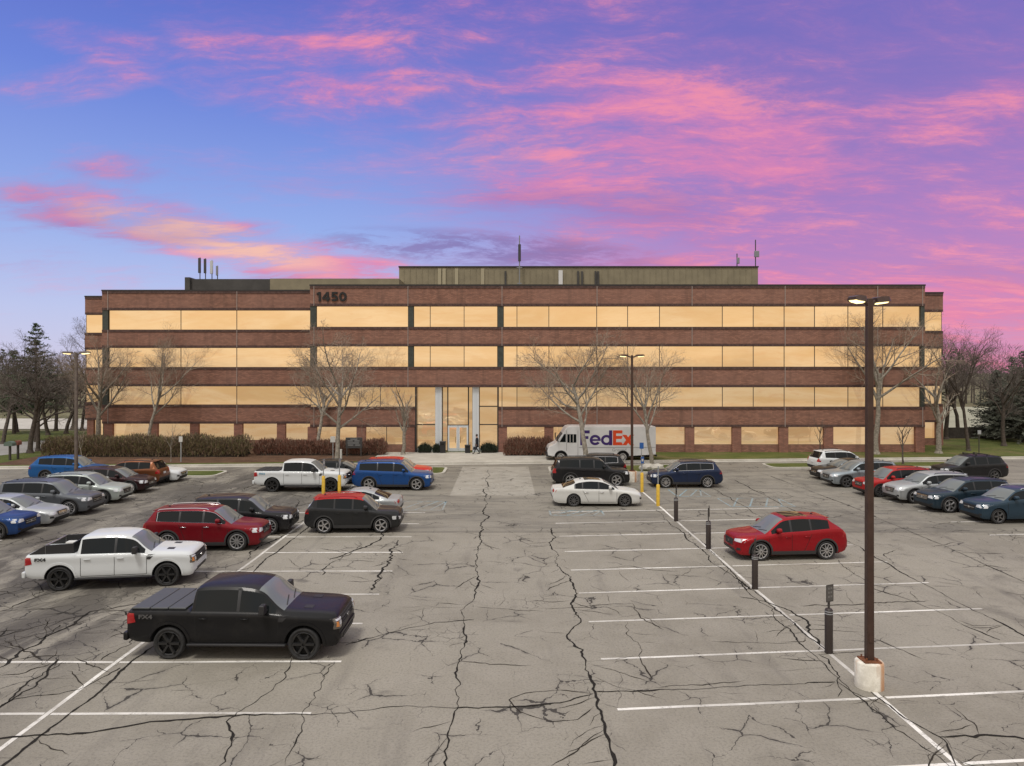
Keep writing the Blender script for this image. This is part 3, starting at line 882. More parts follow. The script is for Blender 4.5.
_wheel_cache = {}
def wheel_meshes(r, tw, style, col, spokes):
    key = (r, tw, style, spokes)
    if key in _wheel_cache: return _wheel_cache[key]
    rr = r * .75
    mb = MB()
    h = tw / 2
    mb.lathe([(rr * .98, -h * .8), (r * .9, -h), (r * .985, -h * .82), (r, -h * .5), (r, h * .5), (r * .985, h * .82), (r * .9, h), (rr * 1.0, h * .82), (rr * .97, h * .6), (rr * .97, -h * .6)], 32, 0, 'y', closed=True)
    ty = mb.mesh('tyre', RUBBER, 50)
    mb = MB()
    mb.lathe([(rr * .96, h * .78), (rr * 1.0, h * .86), (rr * .97, h * .9), (rr * .88, h * .80), (rr * .86, h * .3)], 32, 0, 'y')
    for k in range(spokes):
        a = 2 * PI * k / spokes
        ca, sa = math.cos(a), math.sin(a)
        w0, w1 = rr * (.17 if spokes < 8 else .10), rr * (.13 if spokes < 8 else .075)
        r0, r1 = rr * .12, rr * .90
        vs = []
        for (rad, wd, y) in ((r0, w0, h * .66), (r1, w1, h * .80)):
            for s_, yy in ((-1, 0), (-.55, .05), (.55, .05), (1, 0)):
                q = s_ * wd
                vs.append((rad * ca - q * sa, y + yy, rad * sa + q * ca))
        mb.add(vs, [(0, 1, 5, 4), (1, 2, 6, 5), (2, 3, 7, 6)])
        if style == 'twin':
            for q0 in (-.5, .5):
                pass
    mb.lathe([(0.001, h * .80), (rr * .17, h * .78), (rr * .2, h * .6)], 16, 0, 'y')
    rm = mb.mesh('rim', col, 40, fix=False)
    mb = MB()
    mb.lathe([(0.001, h * .35), (rr * .55, h * .35), (rr * .55, h * .3), (rr * .95, h * .15), (rr * .95, -h * .6), (.001, -h * .6)], 20, 0, 'y')
    hub = mb.mesh('wheel', DARKIN, 40)
    _wheel_cache[key] = (hub, ty, rm)
    return _wheel_cache[key]

def add_wheel(t, x, y, r, tw, style, col, spokes):
    hub, ty, rm = wheel_meshes(r, tw, style, col, spokes)
    wo = link('wheel', hub, t, (x, y, r), 0 if y > 0 else PI)
    link('tyre', ty, wo); link('rim', rm, wo)

class Loft:
    """half sections swept along the length; s is the distance from the nose"""
    TS = (0, .08, .2, .36, .54, .70, .84, .93, 1.0)
    YF = (.945, .968, .985, .994, .990, .990, 1.0, .992, .962)
    def __init__(q, L, W, H, top, belt, bot, plan, wr, axles, ra, rw, keys, s0=None, s1=None, YF=None):
        if YF: q.YF = YF
        q.L, q.W, q.H = L, W, H
        q.top, q.belt, q.bot, q.plan = pchip(top), pchip(belt), pchip(bot), pchip(plan)
        q.wr = wr
        s0 = 0 if s0 is None else s0; s1 = L if s1 is None else s1
        st = set()
        n = int((s1 - s0) / .09)
        for i in range(n + 1): st.add(round(s0 + (s1 - s0) * i / n, 4))
        for e in (.012, .03, .06, .1, .15, .2):
            st.add(round(s0 + e, 4)); st.add(round(s1 - e, 4))
        for a in axles:
            if s0 < a < s1:
                st = {x for x in st if not (a - ra - .03 < x < a + ra + .03)}
                for k in range(17): st.add(round(a + ra * math.cos(PI * k / 16), 4))
                st.add(round(a - ra - .004, 4)); st.add(round(a + ra + .004, 4))
        for k in keys:
            if s0 < k < s1:
                st = {x for x in st if abs(x - k) > .018}
                st.add(round(k, 4))
        q.S = sorted(st)
        q.axles, q.ra, q.r = axles, ra, rw
        q.secs = [q.section(s) for s in q.S]
        q.M = len(q.secs[0])
    def zbot(q, s):
        z = q.bot(s)
        for a in q.axles:
            if abs(s - a) <= q.ra:
                z = max(z, q.r + math.sqrt(max(0, q.ra ** 2 - (s - a) ** 2)))
        return z
    def section(q, s):
        w = q.W / 2 * q.plan(s)
        zt = q.top(s); zb_ = min(q.belt(s), zt - .025); zs = q.bot(s); z0 = min(q.zbot(s), zb_ - .05)
        pts = [(0.0, z0), (w * .6, z0)]
        for t in q.TS:
            z = z0 + t * (zb_ - z0)
            tt = (z - zs) / max(.05, zb_ - zs)
            k = 0
            while k < len(q.TS) - 2 and tt > q.TS[k + 1]: k += 1
            f = lerp(q.YF[k], q.YF[k + 1], clamp((tt - q.TS[k]) / (q.TS[k + 1] - q.TS[k])))
            pts.append((w * f, z))
        h = zt - zb_
        g = clamp((h - .07) / .42)
        wr = q.wr * q.W / 2 * min(1, q.plan(s) * 1.02)
        pts.append((w * .930, zb_ + min(.02, h * .15)))                                  # window base
        pts.append((lerp(w * .885, wr, g), zb_ + h * lerp(.50, .83, g)))                  # window top
        pts.append((lerp(w * .82, wr - .055, g), zb_ + h * lerp(.72, .925, g)))           # roof rail
        pts.append((lerp(w * .62, wr * .72, g), zb_ + h * lerp(.90, .985, g)))
        pts.append((lerp(w * .32, wr * .38, g), zb_ + h * lerp(.98, .997, g)))
        pts.append((0.0, zt))
        return pts
    # strip numbers: 0,1 under; 2..9 side; 10 shoulder; 11 window band; 12 pillar; 13..15 top
    def faces(q, classify):
        """classify(s_mid, strip, side) -> part key; vertices are built in car space (x forward)"""
        V = []; F = {}
        L2 = q.L / 2
        n, M = len(q.S), q.M
        for s, sec in zip(q.S, q.secs):
            for y, z in sec: V.append((L2 - s, y, z))
            for y, z in sec: V.append((L2 - s, -y, z))
        def vid(i, j, side): return i * 2 * M + (0 if side > 0 else M) + j
        for i in range(n - 1):
            sm = (q.S[i] + q.S[i + 1]) / 2
            for side in (1, -1):
                for j in range(M - 1):
                    key = classify(sm, j, side)
                    if key is None: continue
                    a, b, c, d = vid(i, j, side), vid(i + 1, j, side), vid(i + 1, j + 1, side), vid(i, j + 1, side)
                    F.setdefault(key, []).append((a, b, c, d) if side < 0 else (a, d, c, b))
        for i, end in ((0, 1), (n - 1, -1)):
            for j in range(M - 1):
                a, b, c, d = vid(i, j, 1), vid(i, j + 1, 1), vid(i, j + 1, -1), vid(i, j, -1)
                key = classify(q.S[i], -1, end)
                if key: F.setdefault(key, []).append((a, b, c, d) if end < 0 else (a, d, c, b))
        return V, F

def build_sub(name, V, fl, mats, parent, sharp=30):
    """fl: list of (faces, material slot)"""
    me = bpy.data.meshes.new(name)
    idx = {}; vs = []; fs = []; ms = []
    for faces, slot in fl:
        for f in faces:
            g = []
            for i in f:
                if i not in idx: idx[i] = len(vs); vs.append(V[i])
                g.append(idx[i])
            fs.append(g); ms.append(slot)
    me.from_pydata(vs, [], fs)
    bm = bmesh.new(); bm.from_mesh(me)
    for f, s in zip(bm.faces, ms): f.material_index = s
    bmesh.ops.remove_doubles(bm, verts=bm.verts, dist=.0006)
    for f in bm.faces: f.smooth = True
    bm.to_mesh(me); bm.free()
    for m in mats: me.materials.append(m)
    me.set_sharp_from_angle(angle=R(sharp))
    return link(name, me, parent)

class Caster:
    def __init__(s, L, W, H, trees):
        s.L, s.W, s.H, s.trees = L, W, H, trees
    def hit(s, d, a, b):
        if d == 'front': o, dr = Vector((s.L, a, b)), Vector((-1, 0, 0))
        elif d == 'rear': o, dr = Vector((-s.L, a, b)), Vector((1, 0, 0))
        elif d == 'left': o, dr = Vector((a, 4, b)), Vector((0, -1, 0))
        elif d == 'right': o, dr = Vector((a, -4, b)), Vector((0, 1, 0))
        else: o, dr = Vector((a, b, 5)), Vector((0, 0, -1))
        best = None
        for t in s.trees:
            h = t.ray_cast(o, dr)
            if h[0] is not None and (best is None or h[3] < best[1]): best = (h[0], h[3])
        if best and not (d in ('left', 'right') and abs(best[0].y) < .3 * s.W) and not (d in ('left', 'right') and best[0].y * o.y < 0): return best[0], dr
        bb = None
        for t in s.trees:
            h = t.find_nearest(Vector((a, math.copysign(s.W / 2, o.y), b)) if d in ('left', 'right') else Vector((math.copysign(s.L / 2, o.x), a, b)) if d in ('front', 'rear') else Vector((a, b, s.H)))
            if h[0] is not None and (bb is None or h[3] < bb[1]): bb = (h[0], h[3])
        p = bb[0]
        return p, dr
    def patch(s, mb, d, quad, nu=6, nv=3, off=.012, m=0, skirt=.03):
        base = len(mb.v)
        g = []
        for j in range(nv + 1):
            for i in range(nu + 1):
                u, v = i / nu, j / nv
                p = [(1 - v) * ((1 - u) * quad[0][k] + u * quad[1][k]) + v * ((1 - u) * quad[3][k] + u * quad[2][k]) for k in (0, 1)]
                h, dr = s.hit(d, *p)
                mb.v.append(tuple(h - dr * off)); g.append((h, dr))
        W_ = nu + 1
        for j in range(nv):
            for i in range(nu):
                a = base + j * W_ + i
                mb.f.append((a, a + 1, a + W_ + 1, a + W_)); mb.mi.append(m)
        loop = [i for i in range(W_)] + [j * W_ + nu for j in range(1, nv + 1)] + [nv * W_ + i for i in range(nu - 1, -1, -1)] + [j * W_ for j in range(nv - 1, 0, -1)]
        b2 = len(mb.v)
        for i in loop:
            h, dr = g[i]; mb.v.append(tuple(h + dr * skirt))
        k = len(loop)
        for i in range(k):
            mb.f.append((base + loop[i], b2 + i, b2 + (i + 1) % k, base + loop[(i + 1) % k])); mb.mi.append(m)
    def ring(s, mb, d, x, z, r0, r1, a0, a1, off=.014, n=18, m=0):
        for k in range(n):
            t0, t1 = lerp(a0, a1, k / n), lerp(a0, a1, (k + 1) / n)
            quad = [(x + r0 * math.cos(t0), z + r0 * math.sin(t0)), (x + r1 * math.cos(t0), z + r1 * math.sin(t0)), (x + r1 * math.cos(t1), z + r1 * math.sin(t1)), (x + r0 * math.cos(t1), z + r0 * math.sin(t1))]
            s.patch(mb, d, quad, 1, 1, off, m)

def q4(y0, z0, y1, z1): return [(y0, z0), (y1, z0), (y1, z1), (y0, z1)]

def mirrors(t, K, L2, s, belt, W, col):
    for sd in (1, -1):
        mb = MB()
        y = sd * (W / 2 * .93 + .10)
        vs = []
        for (xx, k) in ((.09, .55), (.04, .9), (-.03, 1.0), (-.07, .96)):
            for a in range(8):
                tt = 2 * PI * a / 8 + PI / 8
                vs.append((L2 - s + xx, y + .13 * k * math.cos(tt) * 1.05, belt + .13 + .095 * k * math.sin(tt) * 1.05))
        fs = [(i * 8 + j, i * 8 + (j + 1) % 8, (i + 1) * 8 + (j + 1) % 8, (i + 1) * 8 + j) for i in range(3) for j in range(8)]
        fs += [tuple(range(7, -1, -1)), tuple(range(24, 32))]
        mb.add(vs, fs)
        mb.box((L2 - s + .01, sd * (W / 2 * .93 - .02), belt + .06), (.07, .16, .04))
        mb.build('mirror', col, t, 40)

def handles(t, K, L2, xs, z, m):
    for sd, d in ((1, 'left'), (-1, 'right')):
        for x in xs:
            mb = MB()
            h, dr = K.hit(d, L2 - x, z)
            mb.box((h.x, h.y + sd * .022, z), (.22, .03, .028))
            mb.box((h.x - .09, h.y + sd * .006, z), (.03, .03, .03)); mb.box((h.x + .09, h.y + sd * .006, z), (.03, .03, .03))
            bevel(mb.build('door_handle', m, t), .008, 1)

def make_car(kind, P, label, cat, group, loc, yaw, name):
    """SUVs, hatchbacks and saloons"""
    L, W, H = P['L'], P['W'], P['H'] + (.03 if kind == 'suv' else 0)
    wb, fo, r = P['wb'], P['fo'], P.get('r', .35)
    hf, hc = P.get('hf', .93), P.get('hc', 1.06)                 # bonnet height: nose, scuttle
    cw, rs = P.get('cowl', 1.15), P.get('roof', 1.95)
    bl = P.get('belt', 1.08 if kind == 'suv' else .95)
    bu = P.get('rise', .09 if kind == 'suv' else .05)
    t = thing(name, label, cat, loc, yaw, group)
    a1, a2 = fo, fo + wb
    ra = r + P.get('archgap', .055)
    cl = P.get('clear', .24)
    if kind == 'suv':
        re, rg, gz = P.get('re', .46), P.get('rg', .13), P.get('gz', bl + .06)
        top = [(0, hf - .24), (.03, hf - .10), (.09, hf - .03), (.3, hf + .04), (cw - .12, hc - .015), (cw, hc), (cw + .02, hc + .012), (rs - .02, H - .095), (rs + .25, H - .035), (rs + .8, H), (L - re - .9, H - .012), (L - re - .15, H - .055), (L - re, H - .080), (L - re + .03, H - .110), (L - rg - .02, gz + .02), (L - rg, gz - .01), (L - .04, gz - .12), (L, gz - .30)]
    else:
        re, tk = P.get('re', 1.15), P.get('tk', 1.04)
        rg = P.get('rg', .62)
        top = [(0, hf - .24), (.03, hf - .12), (.09, hf - .05), (.3, hf + .02), (cw - .12, hc - .02), (cw, hc), (cw + .02, hc + .012), (rs - .02, H - .075), (rs + .25, H - .025), (rs + .7, H), (L - re - .3, H - .05), (L - re, H - .12), (L - re + .03, H - .14), (L - rg - .02, tk + .02), (L - rg, tk), (L - .12, tk - .03), (L - .03, tk - .10), (L, tk - .30)]
    belt = [(0, hf - .27), (.05, hf - .20), (.3, hf - .10), (cw, hc - .075), (cw + .6, bl), (L * .6, bl + bu * .4), (L - .5, bl + bu), (L - .12, bl + bu * .9 - .04), (L, bl - .33)]
    bot = [(0, .40), (.05, .30), (.16, cl), (.5, cl - .01), (L - .5, cl + .02), (L - .12, cl + .10), (L, .48)]
    nose, tail = P.get('nose', .74 if kind == 'suv' else .66), P.get('tail', .83 if kind == 'suv' else .78)
    plan = [(0, nose), (.03, nose + .08), (.08, nose + .15), (.18, .895), (.4, .955), (fo, .99), (L * .45, 1.0), (L - .9, .99), (L - .35, .95), (L - .12, .90), (L - .04, .86), (L, tail)]
    bp, cp = P.get('bp', cw + 1.15), P.get('cp', cw + 2.05)           # B and C pillars
    we = P.get('we', L - re - (.13 if kind == 'suv' else .12))                                    # end of the glasshouse side
    ws = cw + .30 * (rs - cw)
    keys = [cw, rs, bp - .04, bp + .04, cp - .035, cp + .035, we, ws, L - re, L - rg]
    if kind != 'suv': keys += [L - rg]
    lf = Loft(L, W, H, top, belt, bot, plan, P.get('wr', .765 if kind == 'suv' else .735), (a1, a2), ra, r, keys)
    two = P.get('roofcol')
    def cls(s, j, side):
        if j == -1: return 'body'
        if j in (0, 1): return 'under'
        if j == 11 and ws < s < we:
            if abs(s - bp) < .04 or abs(s - cp) < .035: return 'pillar'
            return ('side_window', 0 if s < bp else (1 if s < cp else 2), side)
        if j >= 13:
            if cw < s < rs: return 'windscreen'
            if L - re < s < L - rg: return 'rear_window'
            if rs <= s <= L - re: return 'pano' if (P.get('pano') and rs + .2 < s < rs + 1.1 and j >= 14) else 'roof'
        if j == 12 and two and rs - .1 <= s <= L - re: return 'roof'
        return 'body'
    V, F = lf.faces(cls)
    body = [(F['body'], 0), (F['under'], 1)]
    if 'pillar' in F: body.append((F['pillar'], 1))
    if not two:
        body.append((F['roof'], 0))
    if 'pano' in F:
        build_sub('glass_roof', V, [(F['pano'], 0)], [GLASS_S], t)
    col = P['col']
    b = build_sub('body', V, body, [col, BLACK], t)
    if two:
        build_sub('roof', V, [(F['roof'], 0)], [two], t)
    build_sub('windscreen', V, [(F['windscreen'], 0)], [GLASS_W], t)
    build_sub('rear_window', V, [(F['rear_window'], 0)], [GLASS_S], t)
    for k in F:
        if isinstance(k, tuple): build_sub('side_window', V, [(F[k], 0)], [GLASS_S if k[1] else P.get('glassf', GLASS_S)], t)
    K = Caster(L, W, H, [BVHTree.FromPolygons(V, [f for fl in F.values() for f in fl])])
    L2, w = L / 2, W / 2
    # chassis block so no light passes between the wheels
    mb = MB(); mb.b(-L2 + .25, L2 - .25, -w * .66, w * .66, .19, .62); mb.build('underbody', DARKIN, t)
    for a in (a1, a2):
        mb = MB(); mb.b(L2 - a - ra + .01, L2 - a + ra - .01, -w * .66, w * .66, .20, r + ra - .01); mb.build('wheel_well', DARKIN, t)
    tw = P.get('tw', .22)
    for a in (a1, a2):
        for sd in (1, -1):
            add_wheel(t, L2 - a, sd * (w * .985 - tw / 2 - .01), r, tw, P.get('rim', 'plain'), P.get('rimcol', ALLOY), P.get('spokes', 5))
    # front
    gt, gb, gw = P.get('grille', (hf - .15, hf - .40, .46))
    mb = MB(); K.patch(mb, 'front', q4(-w * gw * .86, gb, w * gw * .86, gt) if False else [(-w * gw * .8, gb), (w * gw * .8, gb), (w * gw, gt), (-w * gw, gt)], 10, 4, .010)
    gr = mb.build('grille', BLACK, t, 40)
    mb = MB()
    nb = P.get('bars', 2)
    for k in range(nb):
        z = lerp(gb, gt, (k + 1) / (nb + 1))
        K.patch(mb, 'front', q4(-w * gw * .8, z - .012, w * gw * .8, z + .012), 8, 1, .022)
    if nb: mb.build('grille_bar', P.get('barcol', CHROME), gr, 40)
    mb = MB(); K.patch(mb, 'front', q4(-.055, lerp(gb, gt, .5) - .05, .055, lerp(gb, gt, .5) + .05), 2, 2, .03); mb.build('badge', CHROME, gr)
    mb = MB(); K.patch(mb, 'front', [(-w * .62, .30), (w * .62, .30), (w * .70, .43), (-w * .70, .43)], 10, 2, .010); mb.build('lower_grille', BLACK, t, 40)
    hz0, hz1, hi = P.get('lamp', (hf - .24, hf - .10, .50))
    for sd in (1, -1):
        mb = MB(); K.patch(mb, 'front', [(sd * w * hi, hz0 + .02), (sd * w * .93, hz0), (sd * w * .95, hz1 + .05), (sd * w * (hi + .02), hz1)], 8, 3, .010)
        mb.build('headlight', P.get('lens', LENS), t, 40)
        mb = MB(); K.patch(mb, 'front', [(sd * w * .70, .40), (sd * w * .86, .41), (sd * w * .85, .50), (sd * w * .72, .50)], 3, 2, .010)
        mb.build('fog_light', BLACK, t, 40)
    # rear
    tz = P.get('taillamp', (bl - .18, bl + .02, .58))
    for sd in (1, -1):
        mb = MB(); K.patch(mb, 'rear', [(sd * w * tz[2], tz[0] + .02), (sd * w * .92, tz[0]), (sd * w * .925, tz[1] + .02), (sd * w * (tz[2] + .04), tz[1])], 8, 3, .012)
        mb.build('taillight', TAIL, t, 40)
    mb = MB(); K.patch(mb, 'rear', q4(-.16, .78, .16, .90), 2, 2, .012); mb.build('licence_plate', PLATE, t)
    mb = MB(); K.patch(mb, 'rear', q4(-w * .80, .42, w * .80, .58), 10, 2, .012); mb.build('bumper_trim', CLAD if kind == 'suv' else BLACK, t, 40)
    # sides: seams, cladding, arches
    sill = lf.bot(L / 2)
    clad = P.get('clad', kind == 'suv')
    for sd, d in ((1, 'left'), (-1, 'right')):
        mb = MB()
        zt_ = bl - .03
        for x, z0 in ((cw + .12, sill + .08), (bp, sill + .08)):
            K.patch(mb, d, q4(L2 - x - .008, z0, L2 - x + .008, zt_), 1, 8, .003, 0, .01)
        xr = min(cp + .05, a2 - ra * .3)
        K.patch(mb, d, [(L2 - cp - .02 + .35, sill + .08), (L2 - cp - .02 + .366, sill + .08), (L2 - cp + .01, zt_), (L2 - cp - .006, zt_)], 1, 8, .003, 0, .01)
        K.patch(mb, d, q4(L2 - a2 + ra + .02, sill + .075, L2 - a1 - ra - .1, sill + .09), 8, 1, .003, 0, .01)
        mb.build('door_seam', DARKIN, t, None)
        if clad:
            mb = MB()
            K.patch(mb, d, q4(L2 - a2 + ra, sill - .01, L2 - a1 - ra, sill + .15), 12, 2, .014)
            for a in (a1, a2): K.ring(mb, d, L2 - a, r, ra + .004, ra + .062, -.2, PI + .2)
            mb.build('cladding', P.get('cladcol', CLAD), t, 40)
        if P.get('trim'):
            mb = MB()
            for x0, x1 in ((ws + .02, we - .02),):
                pts_b = []; pts_t = []
                for s, sec in zip(lf.S, lf.secs):
                    if x0 <= s <= x1:
                        pts_b.append((L2 - s, sd * (sec[11][0] + .006), sec[11][1])); pts_t.append((L2 - s, sd * (sec[12][0] + .006), sec[12][1]))
                mb.tube(pts_b, .013, 5); mb.tube(pts_t, .013, 5)
                mb.tube([pts_b[-1], pts_t[-1]], .013, 5)
            mb.build('window_trim', CHROME, t)
    mirrors(t, K, L2, cw + .50, bl, W, P.get('mircol', col))
    handles(t, K, L2, (bp - .17, cp - .20), bl - .13, P.get('handcol', col))
    if P.get('rails', kind == 'suv'):
        for sd in (1, -1):
            pts = []
            for s, sec in zip(lf.S, lf.secs):
                if rs + .28 <= s <= L - re - .22: pts.append((L2 - s, sd * (sec[13][0] - .01), sec[13][1] + .05))
            pts = [(pts[0][0] + .07, pts[0][1], pts[0][2] - .05)] + pts + [(pts[-1][0] - .07, pts[-1][1], pts[-1][2] - .05)]
            mb = MB(); mb.tube(pts, .019, 6); mb.build('roof_rail', P.get('railcol', BLACK), t)
    if P.get('bars_top'):
        for s in (rs + .55, rs + 1.35):
            mb = MB(); z = lf.top(s) + .09; mb.box((L2 - s, 0, z), (.07, W * .72, .035))
            for sd in (1, -1): mb.box((L2 - s, sd * W * .33, z - .05), (.09, .06, .1))
            mb.build('crossbar', BLACK, t)
    if kind == 'suv':
        mb = MB()
        z = lf.top(L - re) + .005
        mb.box((-L2 + re - .02, 0, z - .012), (.16, W * .60, .03), ry=R(-6)); bevel(mb.build('spoiler', two or col, t), .01, 1)
    # number plate of light: rear wiper, aerial
    mb = MB(); mb.box((-L2 + re + .35, 0, lf.top(L - re - .35) + .02), (.13, .03, .05), top=.45); mb.build('aerial', BLACK, t)
    mb = MB()
    for y in (-.42, .12):
        h0, _ = K.hit('top', L2 - cw - .03, y); h1, _ = K.hit('top', L2 - cw - .14, y + .5)
        mb.tube([h0 + Vector((0, 0, .02)), h1 + Vector((0, 0, .02))], .009, 4)
    mb.build('wiper', BLACK, t)
    return t

TYF = (.945, .975, .990, .992, .984, .986, 1.0, .996, .962)
def make_pickup(P, label, group, loc, yaw):
    L, W, H, wb, fo, r = 5.72, 2.03, 1.93, 3.64, .93, .43
    col = P['col']
    t = thing('pickup_truck', label, 'pickup truck', loc, yaw, group)
    a1, a2, ra = fo, fo + wb, r + .085
    L2, w = L / 2, W / 2
    cw, rs, ce = 1.50, 2.22, 4.06                      # scuttle, roof front, cab end
    hf, hc, bl = 1.20, 1.30, 1.27
    top = [(0, .86), (.02, 1.06), (.06, 1.14), (.16, 1.205), (.5, 1.255), (cw - .1, hc), (cw, hc + .01), (cw + .02, hc + .02), (rs - .02, H - .10), (rs + .3, H - .03), (rs + .8, H), (ce - .4, H - .02), (ce - .16, H - .06), (ce - .13, H - .10), (ce - .05, bl + .10), (ce - .03, bl + .05), (ce + .04, bl + .04), (L, bl + .04)]
    beltc = [(0, .84), (.05, 1.02), (.3, 1.14), (cw, 1.20), (cw + .6, bl - .02), (ce, bl), (L, bl)]
    bot = [(0, .50), (.05, .40), (.25, .36), (1.5, .40), (ce, .42), (L - .3, .46), (L, .55)]
    plan = [(0, .84), (.03, .89), (.08, .925), (.2, .96), (.5, .985), (fo, .995), (L * .5, 1.0), (L - .4, .985), (L - .08, .965), (L, .94)]
    bp, cp = 2.72, 3.72
    ws, we = cw + .28 * (rs - cw), 3.88
    lf = Loft(L, W, H, top, beltc, bot, plan, .765, (a1,), ra, r, [cw, rs, bp - .04, bp + .04, we, ws, ce - .13, ce - .05], 0, ce, TYF)
    def cls(s, j, side):
        if j == -1: return 'body'
        if j in (0, 1): return 'under'
        if j == 11 and ws < s < we:
            if abs(s - bp) < .04: return 'pillar'
            return ('side_window', 0 if s < bp else 1, side)
        if j >= 13:
            if cw < s < rs: return 'windscreen'
            if ce - .13 < s < ce - .05: return 'rear_window'
            if rs < s <= ce - .13: return 'roof'
        return 'body'
    V, F = lf.faces(cls)
    build_sub('cab', V, [(F['body'], 0), (F['under'], 1), (F['pillar'], 1)], [col, BLACK], t)
    build_sub('roof', V, [(F['roof'], 0)], [P.get('roofcol', col)], t)
    build_sub('windscreen', V, [(F['windscreen'], 0)], [GLASS_W], t)
    build_sub('rear_window', V, [(F['rear_window'], 0)], [GLASS_S], t)
    for k in F:
        if isinstance(k, tuple): build_sub('side_window', V, [(F[k], 0)], [GLASS_S], t)
    # bed
    topb = [(0, bl + .05), (L - .05, bl + .05), (L - .012, bl + .03), (L, bl - .02)]
    beltb = [(0, bl), (L - .03, bl), (L, bl - .06)]
    lb = Loft(L, W, H, topb, beltb, bot, plan, .76, (a2,), ra, r, [], ce + .035, L, TYF)
    V2, F2 = lb.faces(lambda s, j, side: 'under' if j in (0, 1) else (None if (j >= 14 and ce + .1 < s < L - .09) else 'body'))
    build_sub('bed', V2, [(F2['body'], 0), (F2['under'], 1)], [col, BLACK], t)
    K = Caster(L, W, H, [BVHTree.FromPolygons(V, [f for fl in F.values() for f in fl]), BVHTree.FromPolygons(V2, [f for fl in F2.values() for f in fl])])
    x0, x1 = -L2 + .085, L2 - ce - .09
    yb = w * .80
    if P.get('cover'):
        for k in range(3):                                            # folding hard cover, three panels
            xa, xb = lerp(x0, x1, k / 3) + .012, lerp(x0, x1, (k + 1) / 3) - .012
            mb = MB(); mb.b(xa - (.02 if k == 0 else 0), xb, -w * .865, w * .865, bl + .035, bl + .085); bevel(mb.build('bed_cover', P['cover'], t), .015, 2)
        mb = MB(); mb.b(x0, x1, -yb, yb, bl - .05, bl + .04); mb.build('bed_liner', DARKIN, t)
    else:
        zf = .82
        mb = MB()
        mb.add([(x0, -yb, zf), (x1, -yb, zf), (x1, yb, zf), (x0, yb, zf)], [(0, 1, 2, 3)])
        zt = bl + .052
        for a, b in (((x0, -yb), (x1, -yb)), ((x1, -yb), (x1, yb)), ((x1, yb), (x0, yb)), ((x0, yb), (x0, -yb))):
            mb.add([(*a, zf), (*b, zf), (*b, zt), (*a, zt)], [(0, 1, 2, 3)])
        mb.build('bed_liner', BLACK, t, None)
        mb = MB()                                                     # raised side boards and load behind the cab
        for sd in (1, -1):
            mb.prism([(x0, zt + .002), (x1, zt + .002), (x1, zt + .34), (x1 - .95, zt + .30)], sd * yb - .02, sd * yb + .02)
        mb.b(x1 - .04, x1, -yb + .022, yb - .022, zt, zt + .36)
        mb.build('bed_rack', BLACK, t)
        mb = MB(); mb.b(x1 - .75, x1 - .42, .25, .55, zf, zt + .16); bevel(mb.build('bed_box', mat('white_plastic', (.6, .6, .58), .5), t), .03)
        mb = MB(); mb.tube([(x1 - .95, -yb, zt), (x1 - .95, -yb, zt + .29)], .022, 6); mb.tube([(x1 - .95, yb, zt), (x1 - .95, yb, zt + .29)], .022, 6); mb.tube([(x1 - .95, -yb, zt + .29), (x1 - .95, yb, zt + .29)], .022, 6); mb.build('rack_bar', ALLOY, t)
    mb = MB(); mb.b(-L2 + .3, L2 - .3, -w * .62, w * .62, .34, .80); mb.build('underbody', DARKIN, t)
    for a in (a1, a2):
        mb = MB(); mb.b(L2 - a - ra + .01, L2 - a + ra - .01, -w * .64, w * .64, .32, r + ra - .01); mb.build('wheel_well', DARKIN, t)
    for a in (a1, a2):
        for sd in (1, -1): add_wheel(t, L2 - a, sd * (w * .99 - .14), r, .28, 'truck', P.get('rimcol', ALLOY_B), 6)
    # front end
    mb = MB(); K.patch(mb, 'front', [(-w * .56, .78), (w * .56, .78), (w * .62, 1.10), (-w * .62, 1.10)], 10, 4, .015)
    gr = mb.build('grille', P.get('grillecol', BLACK), t, 40)
    mb = MB()
    for z in (.87, .94, 1.01): K.patch(mb, 'front', q4(-w * .57, z - .018, w * .57, z + .018), 8, 1, .035)
    mb.build('grille_bar', P.get('barcol', CLAD), gr, 40)
    mb = MB(); mb.lathe([(.001, 0), (.12, 0), (.12, .02), (.001, .03)], 20, 0, 'z')
    bo = mb.build('badge', P.get('badgecol', CHROME), gr); bo.rotation_euler = (0, R(90), 0); bo.scale = (.45, 1, 1); bo.location = (L2 + .02, 0, .94)
    for sd in (1, -1):
        mb = MB()
        K.patch(mb, 'front', [(sd * w * .62, .82), (sd * w * .93, .82), (sd * w * .945, 1.10), (sd * w * .64, 1.10)], 10, 5, .012, 0)
        hl = mb.build('headlight', mat('smoked_lens', (.10, .085, .07), .12, 0, 1.0), t, 40)
        mb = MB(); K.patch(mb, 'front', q4(sd * w * .66, 1.035, sd * w * .90, 1.075), 8, 1, .03); mb.build('lamp_bar', LENS, hl, 40)
        mb = MB(); K.patch(mb, 'front', q4(sd * w * .66, .90, sd * w * .78, 1.0), 4, 2, .028); mb.build('lamp_bar', LENS, hl, 40)
        mb = MB(); K.patch(mb, 'front', q4(sd * w * .84, .88, sd * w * .91, 1.01), 3, 2, .028); mb.build('indicator', LENS_AM, hl)
        mb = MB(); K.patch(mb, 'rear', [(sd * w * .76, .93), (sd * w * .925, .93), (sd * w * .925, 1.24), (sd * w * .76, 1.24)], 6, 4, .012)
        d = 'left' if sd > 0 else 'right'
        K.patch(mb, d, [(-L2 + .012, .95), (-L2 + .24, 1.0), (-L2 + .20, 1.23), (-L2 + .012, 1.24)], 3, 4, .012)
        mb.build('taillight', TAIL, t, 40)
    mb = MB(); K.patch(mb, 'front', [(-w * .90, .54), (w * .90, .54), (w * .93, .66), (-w * .93, .66)], 14, 2, .03); bm_ = mb.build('front_bumper', P.get('bumpcol', col), t, 40)
